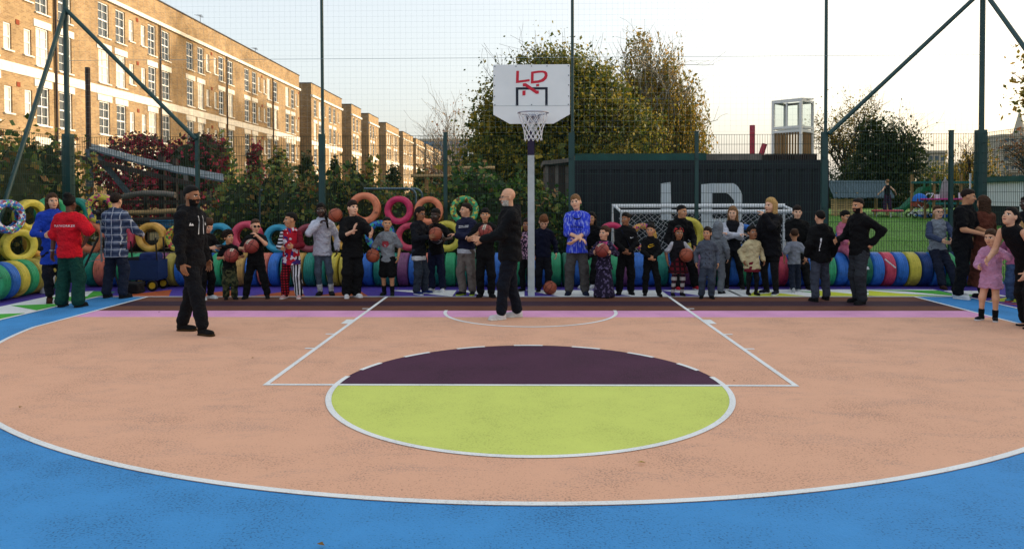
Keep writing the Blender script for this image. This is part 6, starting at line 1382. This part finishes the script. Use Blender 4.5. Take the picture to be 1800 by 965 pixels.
i = add('little girl in a long dark purple dress holding a ball, hair in a bun', 1.31, -0.06, 1.21, -14, 'fair', ('lowbun', 'brown'), T('cape', 'floral_dark', 'long', off=.028, hem=.40, flare=1.25), B('dress', 'floral_dark', hem=.012, fl=1.75), ('141416', '1a1a1c'), age=.4, hands=h_, hdir=d_, head=(-28, -2, 0), grip={'l': .35, 'r': .35}); place_ball(i, b_, 'panel', 'red basketball with a cream panel held by the girl in the long dress', (.2, .8, .7))
decal(i, i['top'], 'scarf', [[(-.06 * i['H'], .79 * i['H']), (.06 * i['H'], .79 * i['H']), (.05 * i['H'], .745 * i['H']), (-.05 * i['H'], .745 * i['H'])]], cloth('b84a80'), True, .008, 3)
i = add('girl in a black hoodie with a white chest mark and cross-body strap', 1.73, 0.29, 1.43, -6, 'brown', ('lowbun', 'black'), T('hoodie', '0c0d10', 'long', hood=True, off=.022, hem=.45), B(w=1.2), ('121214', '17181a'), age=.8, hands={'l': (-.015, -.15, .545), 'r': (.03, -.14, .55)}, head=(-34, 0, 0), grip={'l': .8, 'r': .8}, hint={'l': (-1, .3, -.3), 'r': (1, .3, -.3)})
H_ = i['H']; decal(i, i['top'], 'chest_mark', [[(.05 * H_, .70 * H_), (.06 * H_, .695 * H_), (.10 * H_, .712 * H_), (.062 * H_, .703 * H_), (.055 * H_, .712 * H_)]], MATS['logo_white'], True, .006, 2); decal(i, i['top'], 'strap', [[(-.06 * H_, .80 * H_), (-.045 * H_, .80 * H_), (.075 * H_, .55 * H_), (.06 * H_, .55 * H_)]], cloth('1c2238'), True, .008, 5)
i = add('girl in a black hoodie with a yellow swoosh across the chest', 2.14, 0.15, 1.24, -4, 'tan', ('bun', 'black'), T('hoodie', '0b0c0f', 'long', hood=True, off=.022, hem=.45), B(w=1.1), ('121214', '17181a', 'high'), age=.6, hands={'l': (-.02, -.15, .545), 'r': (.025, -.14, .55)}, head=(-20, 0, 0), grip={'l': .8, 'r': .8}, hint={'l': (-1, .3, -.3), 'r': (1, .3, -.3)}, feet={'l': (-.075, 0, -8), 'r': (.12, -.05, 10)})
H_ = i['H']; decal(i, i['top'], 'swoosh', [[(-.035 * H_, .715 * H_), (-.045 * H_, .69 * H_), (-.03 * H_, .675 * H_), (.0, .685 * H_), (.055 * H_, .712 * H_), (.0, .698 * H_), (-.025 * H_, .692 * H_)], [(-.025 * H_, .722 * H_), (.03 * H_, .729 * H_), (.03 * H_, .722 * H_), (-.022 * H_, .712 * H_)]], MATS['logo_yellow'], True, .006, 2)
i = add('young man all in black with red and white trainers sitting on the tyres', 2.87, 1.36, 1.76, 8, 'tan', ('crop', 'black'), T('sweatshirt', '0a0b0e', 'long', hood=True, off=.024), B(c='0a0b0e', w=1.2), ('a82030', 'd0d0d4', 'high'), seat=.62, feet={'l': (-.11, -.30, -8), 'r': (.10, -.28, 10)}, hands={'l': (-.12, -.2, .43), 'r': (.10, -.22, .44)}, head=(34, 4, 0), lean=16)
b_ = (.085, -.18, .60); h_, d_ = hold(b_, 1.15, sides=('r',))
i = add('girl with long black hair and a red bow, in a red tartan skirt', 2.60, 0.15, 1.20, 4, 'brown', ('long', 'black', .16), T('bib_top', '17161c', 'short', off=.020, hem=.46, slen=.8, slc='b8b8c0'), B('skirt', 'plaid_red', hem=.33, fl=1.75, tights='pattern_leg'), ('121214', '18181a', 'high'), age=.4, hands=dict(h_, l=(-.15, -.03, .50)), hdir=d_, grip={'r': .35}); place_ball(i, b_, 'orange', 'orange basketball held by the girl with the red bow', (.9, .4, .2))
hc = i['hc']; b = MB()
for s in (-1, 1): b.add([tuple(hc + np.array([-.03, -.075, .075])), tuple(hc + np.array([-.03 + s * .05, -.085, .10])), tuple(hc + np.array([-.03 + s * .05, -.085, .055]))], [(0, 1, 2)])
b.tube([tuple(hc + np.array([.080 * math.cos(t), -.02, .02 + .092 * math.sin(t)])) for t in [math.pi * k / 12 for k in range(13)]], .008, 6); b.build('bow', MATS['logo_red'], i['root'])
i = add('girl in a grey button cardigan and grey trousers with a ponytail', 3.03, -0.19, 1.20, -10, 'tan', ('pony', 'dark', .14), T('cardigan', '4e5562', 'long', off=.022, hem=.43), B(c='38404e', w=1.2), ('121214', '18181a', 'high'), age=.6, head=(-26, 0, 0))
H_ = i['H']
for k in range(3):
    for s in (-1, 1): p_ = (s * .025 * H_, (.50 + .07 * k) * H_); decal(i, i['top'], 'button', [[(p_[0] + .009 * math.cos(t), p_[1] + .009 * math.sin(t)) for t in [2 * math.pi * j / 8 for j in range(8)]]], MATS['logo_black'], True, .006)
add('child in a pale grey hoodie with the hood up, turned away', 3.36, 0.44, 1.26, 152, 'fair', ('hood', '6a7078'), T('hoodie', '6a7078', 'long', off=.024, hem=.44), B(c='666c74', w=1.2, n='joggers'), ('16181c', '1c1e22'), age=.6)
i = add('girl with long light brown hair in a black vest, arms crossed, sitting on the tyres', 3.90, 1.34, 1.62, -14, 'pale', ('long', 'light', .24), T('vest', '16171d', 'long', off=.022, slc='b8bac6'), B('leggings', BK), ('141416', 'c8c8cc'), age=.8, seat=.63, feet={'l': (-.07, -.23, -5), 'r': (.10, -.26, 5)}, hands={'l': (.07, -.16, .62), 'r': (-.06, -.15, .63)}, hint={'l': (-1, .1, -.5), 'r': (1, .1, -.5)}, head=(-10, 4, 0))
add('small girl in a long cream cardigan over a red skirt and black leggings', 3.93, 0.22, 1.20, 4, 'brown', ('lowbun', 'black'), T('cardigan', 'c0b28c', 'long', off=.030, hem=.385, flare=1.12), B('skirt', '6a1c2a', hem=.34, fl=1.35, tights='15151a'), ('121214', '18181a'), age=.4, head=(14, -8, 0))
i = add('tall blonde girl in a dark coat with a finger to her lips', 4.27, 0.36, 1.68, -48, 'pale', ('long', 'blonde', .22), T('coat', '0d0e14', 'long', off=.034, hem=.40, hood=True, flare=1.1), B('shorts', BK, len=.55, w=1.3), ('15182a', 'c8cad0'), age=.8, hands={'r': (.02, -.15, .825), 'l': (-.09, -.16, .56)}, hint={'r': (.8, .2, -1)}, head=(-12, 0, 0), grip={'r': .9})
q = i; obj('tights', np_mesh('tights', [(*surf(lambda P_: np.minimum(*[np.minimum(rcone(P_, i['Lg'][s][0], i['Lg'][s][1], .058 * i['H'], .041 * i['H']), rcone(P_, i['Lg'][s][1], i['Lg'][s][2], .041 * i['H'], .028 * i['H'])) for s in (-1, 1)]), (-.3, -.3, .02), (.3, .3, .92), .013), 0)], [cloth('17171b')]), None, i['root'])
add('smiling boy in a black hoodie sitting on the tyres behind the child in grey', 5.12, 1.38, 1.62, -4, 'pale', ('fringe', 'dark'), T('hoodie', '0a0b0e', 'long', off=.026, hood=True), B(w=1.15), ('141416', '1c1c20'), age=.8, seat=.64, feet={'l': (-.10, -.25, -5), 'r': (.06, -.27, 5)}, hands={'l': (-.08, -.2, .50), 'r': (.10, -.18, .56)}, head=(-6, 2, 0), bulk=1.12)
add('small boy in a grey t-shirt and jeans walking away from the court', 4.81, 0.66, 1.13, 172, 'tan', ('crop', 'brown'), T(c='868c9a', off=.024, hem=.44, slen=.9), B(c='1e2638', w=1.15), ('b8bcc0', 'c8ccd0'), age=.4, feet={'l': (-.07, -.04, -5), 'r': (.05, .12, 5, .02, -28)}, hands={'l': (-.17, -.04, .50)})
i = add('boy in a hooded black jacket and grey jeans walking away', 4.82, -0.45, 1.48, 186, 'fair', ('crop', 'black'), T('jacket', '0b0c0f', 'long', hood=True, off=.034, hem=.43), B(c='3a3f4c', w=1.15), ('121214', '17181a'), age=.8, feet={'l': (-.095, -.05, -8), 'r': (.10, .06, 8)}, bulk=1.06)
H_ = i['H']; decal(i, i['top'], 'zip', [[(.03 * H_, .70 * H_), (.045 * H_, .70 * H_), (.055 * H_, .56 * H_), (.048 * H_, .56 * H_)]], MATS['logo_white'], False, .006, 3)
add('girl in a pink tracksuit perched high on the tyres', 6.09, 1.55, 1.36, 14, 'tan', ('lowbun', 'black'), T('hoodie', 'b5647e', 'long', hood=True, off=.022), B(c='b0607a', w=1.15, n='joggers'), ('b8b8c0', 'c8c8d0'), age=.6, seat=.66, feet={'l': (-.06, -.32, -5, .22), 'r': (.08, -.30, 5, .26)}, hands={'l': (-.1, -.2, .62), 'r': (.09, -.2, .62)}, head=(6, 6, 0))
i = add('bearded man in a black zip jacket with a hand on his hip', 5.31, -0.76, 1.68, -74, 'tan', ('crop', 'black'), T('jacket', '0a0b0e', 'long', off=.022, hem=.455, collar=True), B(c='2c3036', w=1.2), ('131417', '1a1b1e'), hands={'r': (.105, .055, .575), 'l': (-.10, -.17, .60)}, hint={'r': (.55, 1, .1)}, beard='black', head=(2, 4, 0), bulk=1.06, feet={'l': (-.07, .02, -8), 'r': (.06, -.03, 12)})
i = add('boy with glasses in a grey sweatshirt with blue sleeves sitting on the tyres', 7.78, 1.4, 1.62, -6, 'pale', ('crop', 'brown'), T('sweatshirt', '7a828e', 'long', off=.022, slc='3a4560'), B(c='1a2032', w=1.15), ('3a2420', '2a1c18'), age=.8, seat=.64, feet={'l': (-.05, -.26, -5), 'r': (.09, -.28, 5)}, hands={'l': (-.05, -.21, .55), 'r': (.06, -.21, .55)}, hint={'l': (-1, .5, -.2), 'r': (1, .5, -.2)}); glasses(i, 'glass_frame')
add('smiling man in a black t-shirt and joggers with white trainers', 7.28, -0.19, 1.83, 34, 'tan', ('crop', 'dark'), T(c='0a0b0f', off=.022, hem=.46), B(c='0a0c10', w=1.15, n='joggers'), ('c4c8cc', 'd0d4d8'), hands={'l': (-.06, -.2, .60), 'r': (.1, -.19, .60)}, head=(26, 8, 0), bulk=1.08, feet={'l': (-.07, -.02, 5), 'r': (.06, .05, 20)}, lean=4)
add('woman with long wavy brown hair in an ankle length rust brown coat', 7.72, -0.06, 1.71, 196, 'tan', ('long', 'brown', .26), T('coat', '5a3024', 'long', off=.022, hem=.11, flare=1.15), B(c='16161a'), ('14161a', '1a1c20'), hands={'l': (-.12, -.16, .58), 'r': (.12, -.16, .58)})
add('little girl in a pale pink sweatshirt dress with bare legs, hand to her ear', 6.35, -2.35, 1.25, -52, 'fair', ('pony', 'brown', .12), T('sweatshirt_dress', 'b884a4', 'long', off=.028, hem=.36, flare=1.12, collar=True), B('bare'), ('15161c', 'c8cad0'), age=.6, hands={'r': (.10, -.06, .80), 'l': (-.05, -.16, .60)}, hint={'r': (1, -.1, -.8)}, head=(-6, 2, 0), sock='141418', grip={'r': .9})
add('woman in a black vest top and trousers with black flip-flops, bending down to a child', 6.57, -2.81, 1.70, -72, 'fair', ('pony', 'black', .16), T('vest_top', '0a0a0e', 'none', off=.012, hem=.47), B(c='0a0a0e', w=1.5), ('111114', '111114', 'flip'), lean=38, head=(0, -22, 0), hands={'l': (-.10, -.30, .52), 'r': (.10, -.16, .44)}, feet={'l': (-.05, .04, -5), 'r': (.06, -.05, 8)})
add('man in black talking behind the woman who is bending down', 8.23, -0.32, 1.70, -70, 'deep', ('crop', 'black'), T('jacket', '131419', 'long', off=.024, hem=.46), B(c='13141a', w=1.15), ('131417', '1a1b1e'), bulk=1.05)
add('fair haired child in jeans behind the woman who is bending down', 7.89, -0.63, 1.35, -40, 'pale', ('bob', 'blonde', .10), T('jumper', 'a8607c', 'long', off=.022, hem=.45), B(c='3a4c6a', w=1.2), ('3a6a7a', 'a83a3a'), age=.4)
add('boy in a black vest balancing on the trampoline with his arms out', 15.0, 17.7, 1.30, 178, 'pale', ('crop', 'light'), T('vest_top', '131318', 'none', off=.012, hem=.47), B(c='tartan_dark', w=1.5), ('1a1c24', '22242c'), age=.6, hands={'l': (-.27, -.02, .56), 'r': (.25, -.02, .56)}, hint={'l': (-.3, .8, -.3), 'r': (.3, .8, -.3)}, z=lz(17.7) + .236, feet={'l': (-.09, 0, -8), 'r': (.09, 0, 8)})

# ------------------------------------------------------------------ small things standing by the people
mat('tripod_black', hexc('14161a'), .5, .1, 8); mat('tripod_steel', hexc('8a929a'), .35, .1, 8, metal=.7)
tp_ = empty('tripod', (-7.80, .66, 0), 'black camera tripod standing in front of the man in the checked shirt', 'tripod')
MB().cyl((0, 0, .55), (0, 0, 1.32), .018, n=8).build('column', MATS['tripod_steel'], tp_, smooth=60)
for a_ in (100, 220, 340):
    c_, s_ = math.cos(R(a_)), math.sin(R(a_)); MB().cyl((.05 * c_, .05 * s_, 1.0), (.26 * c_, .26 * s_, .5), .019, n=7).cyl((.26 * c_, .26 * s_, .5), (.46 * c_, .46 * s_, .012), .012, n=7).build('leg', MATS['tripod_black'], tp_, smooth=60)
    MB().cyl((.0, .0, .6), (.24 * c_, .24 * s_, .56), .007, n=5).build('spreader', MATS['tripod_steel'], tp_)
MB().box((0, 0, 1.36), (.10, .12, .08)).build('head', MATS['tripod_black'], tp_)
cm_ = empty('video_camera', (-7.80, .66, 1.40), 'black video camera mounted on the tripod', 'camera'); MB().box((0, .02, .06), (.10, .2, .12)).build('camera_body', MATS['tripod_black'], cm_); MB().cyl((0, -.08, .06), (0, -.2, .06), .04, n=12).build('lens', MATS['tripod_black'], cm_, smooth=50)
def soft_box(name, d, m, loc, label, cat, k=.25, rz=0):
    h = np.array(d) / 2
    def f(P_): q = np.abs(P_) - h * (1 - k); return np.sqrt((np.maximum(q, 0) ** 2).sum(1)) + np.minimum(q.max(1), 0) - h.min() * k + .006 * wrink(P_, 22, 5)
    V_, F_ = surf(f, -h - .03, h + .03, max(d) / 26); o = obj(name, np_mesh(name, [(V_, F_, 0)], [MATS[m]]), None, None, loc, label, cat); o.rotation_euler = (0, 0, rz); return o
soft_box('bag', (.42, .30, .20), 'bag_black', (-7.15, .48, .10), 'black kit bag on the ground in front of the blue cart', 'bag')
soft_box('backpack', (.40, .26, .34), 'cloth_navy', (-7.02, .92, .55), 'dark blue backpack lying in the folding cart', 'backpack', .4)
soft_box('bag', (.30, .22, .24), 'bag_black', (-7.30, .90, .50), 'black shoulder bag lying in the folding cart', 'bag', .4)
bk_o = MB().lathe([(.001, 0), (.105, 0), (.135, .30), (.142, .30), (.142, .285), (.128, .285), (.10, .012), (.001, .012)], 20, 'Z', False); obj('bucket', bk_o.mesh('bucket', 40), MATS['plastic_white'], loc=(-8.72, .50, .005), label='white plastic bucket behind the green trousers', cat='bucket')
bt = empty('bottle', (-8.45, .42, .005), 'teal drinking bottle beside the white bucket', 'bottle'); MB().lathe([(.001, 0), (.042, 0), (.045, .02), (.045, .2), (.028, .235), (.001, .235)], 14, 'Z', False).build('flask', MATS['teal_paint'], bt, smooth=50); MB().cyl((0, 0, .235), (0, 0, .275), .026, n=12).build('cap', MATS['rubber_black'], bt, smooth=50)
obj('cane', MB().cyl((0, 0, 0), (.19, -.02, -.16), .012, n=8).mesh('cane', 60), MATS['plastic_white'], loc=(6.62, 1.05, .55), label='short white stick poking out beside the pink tyre', cat='stick')
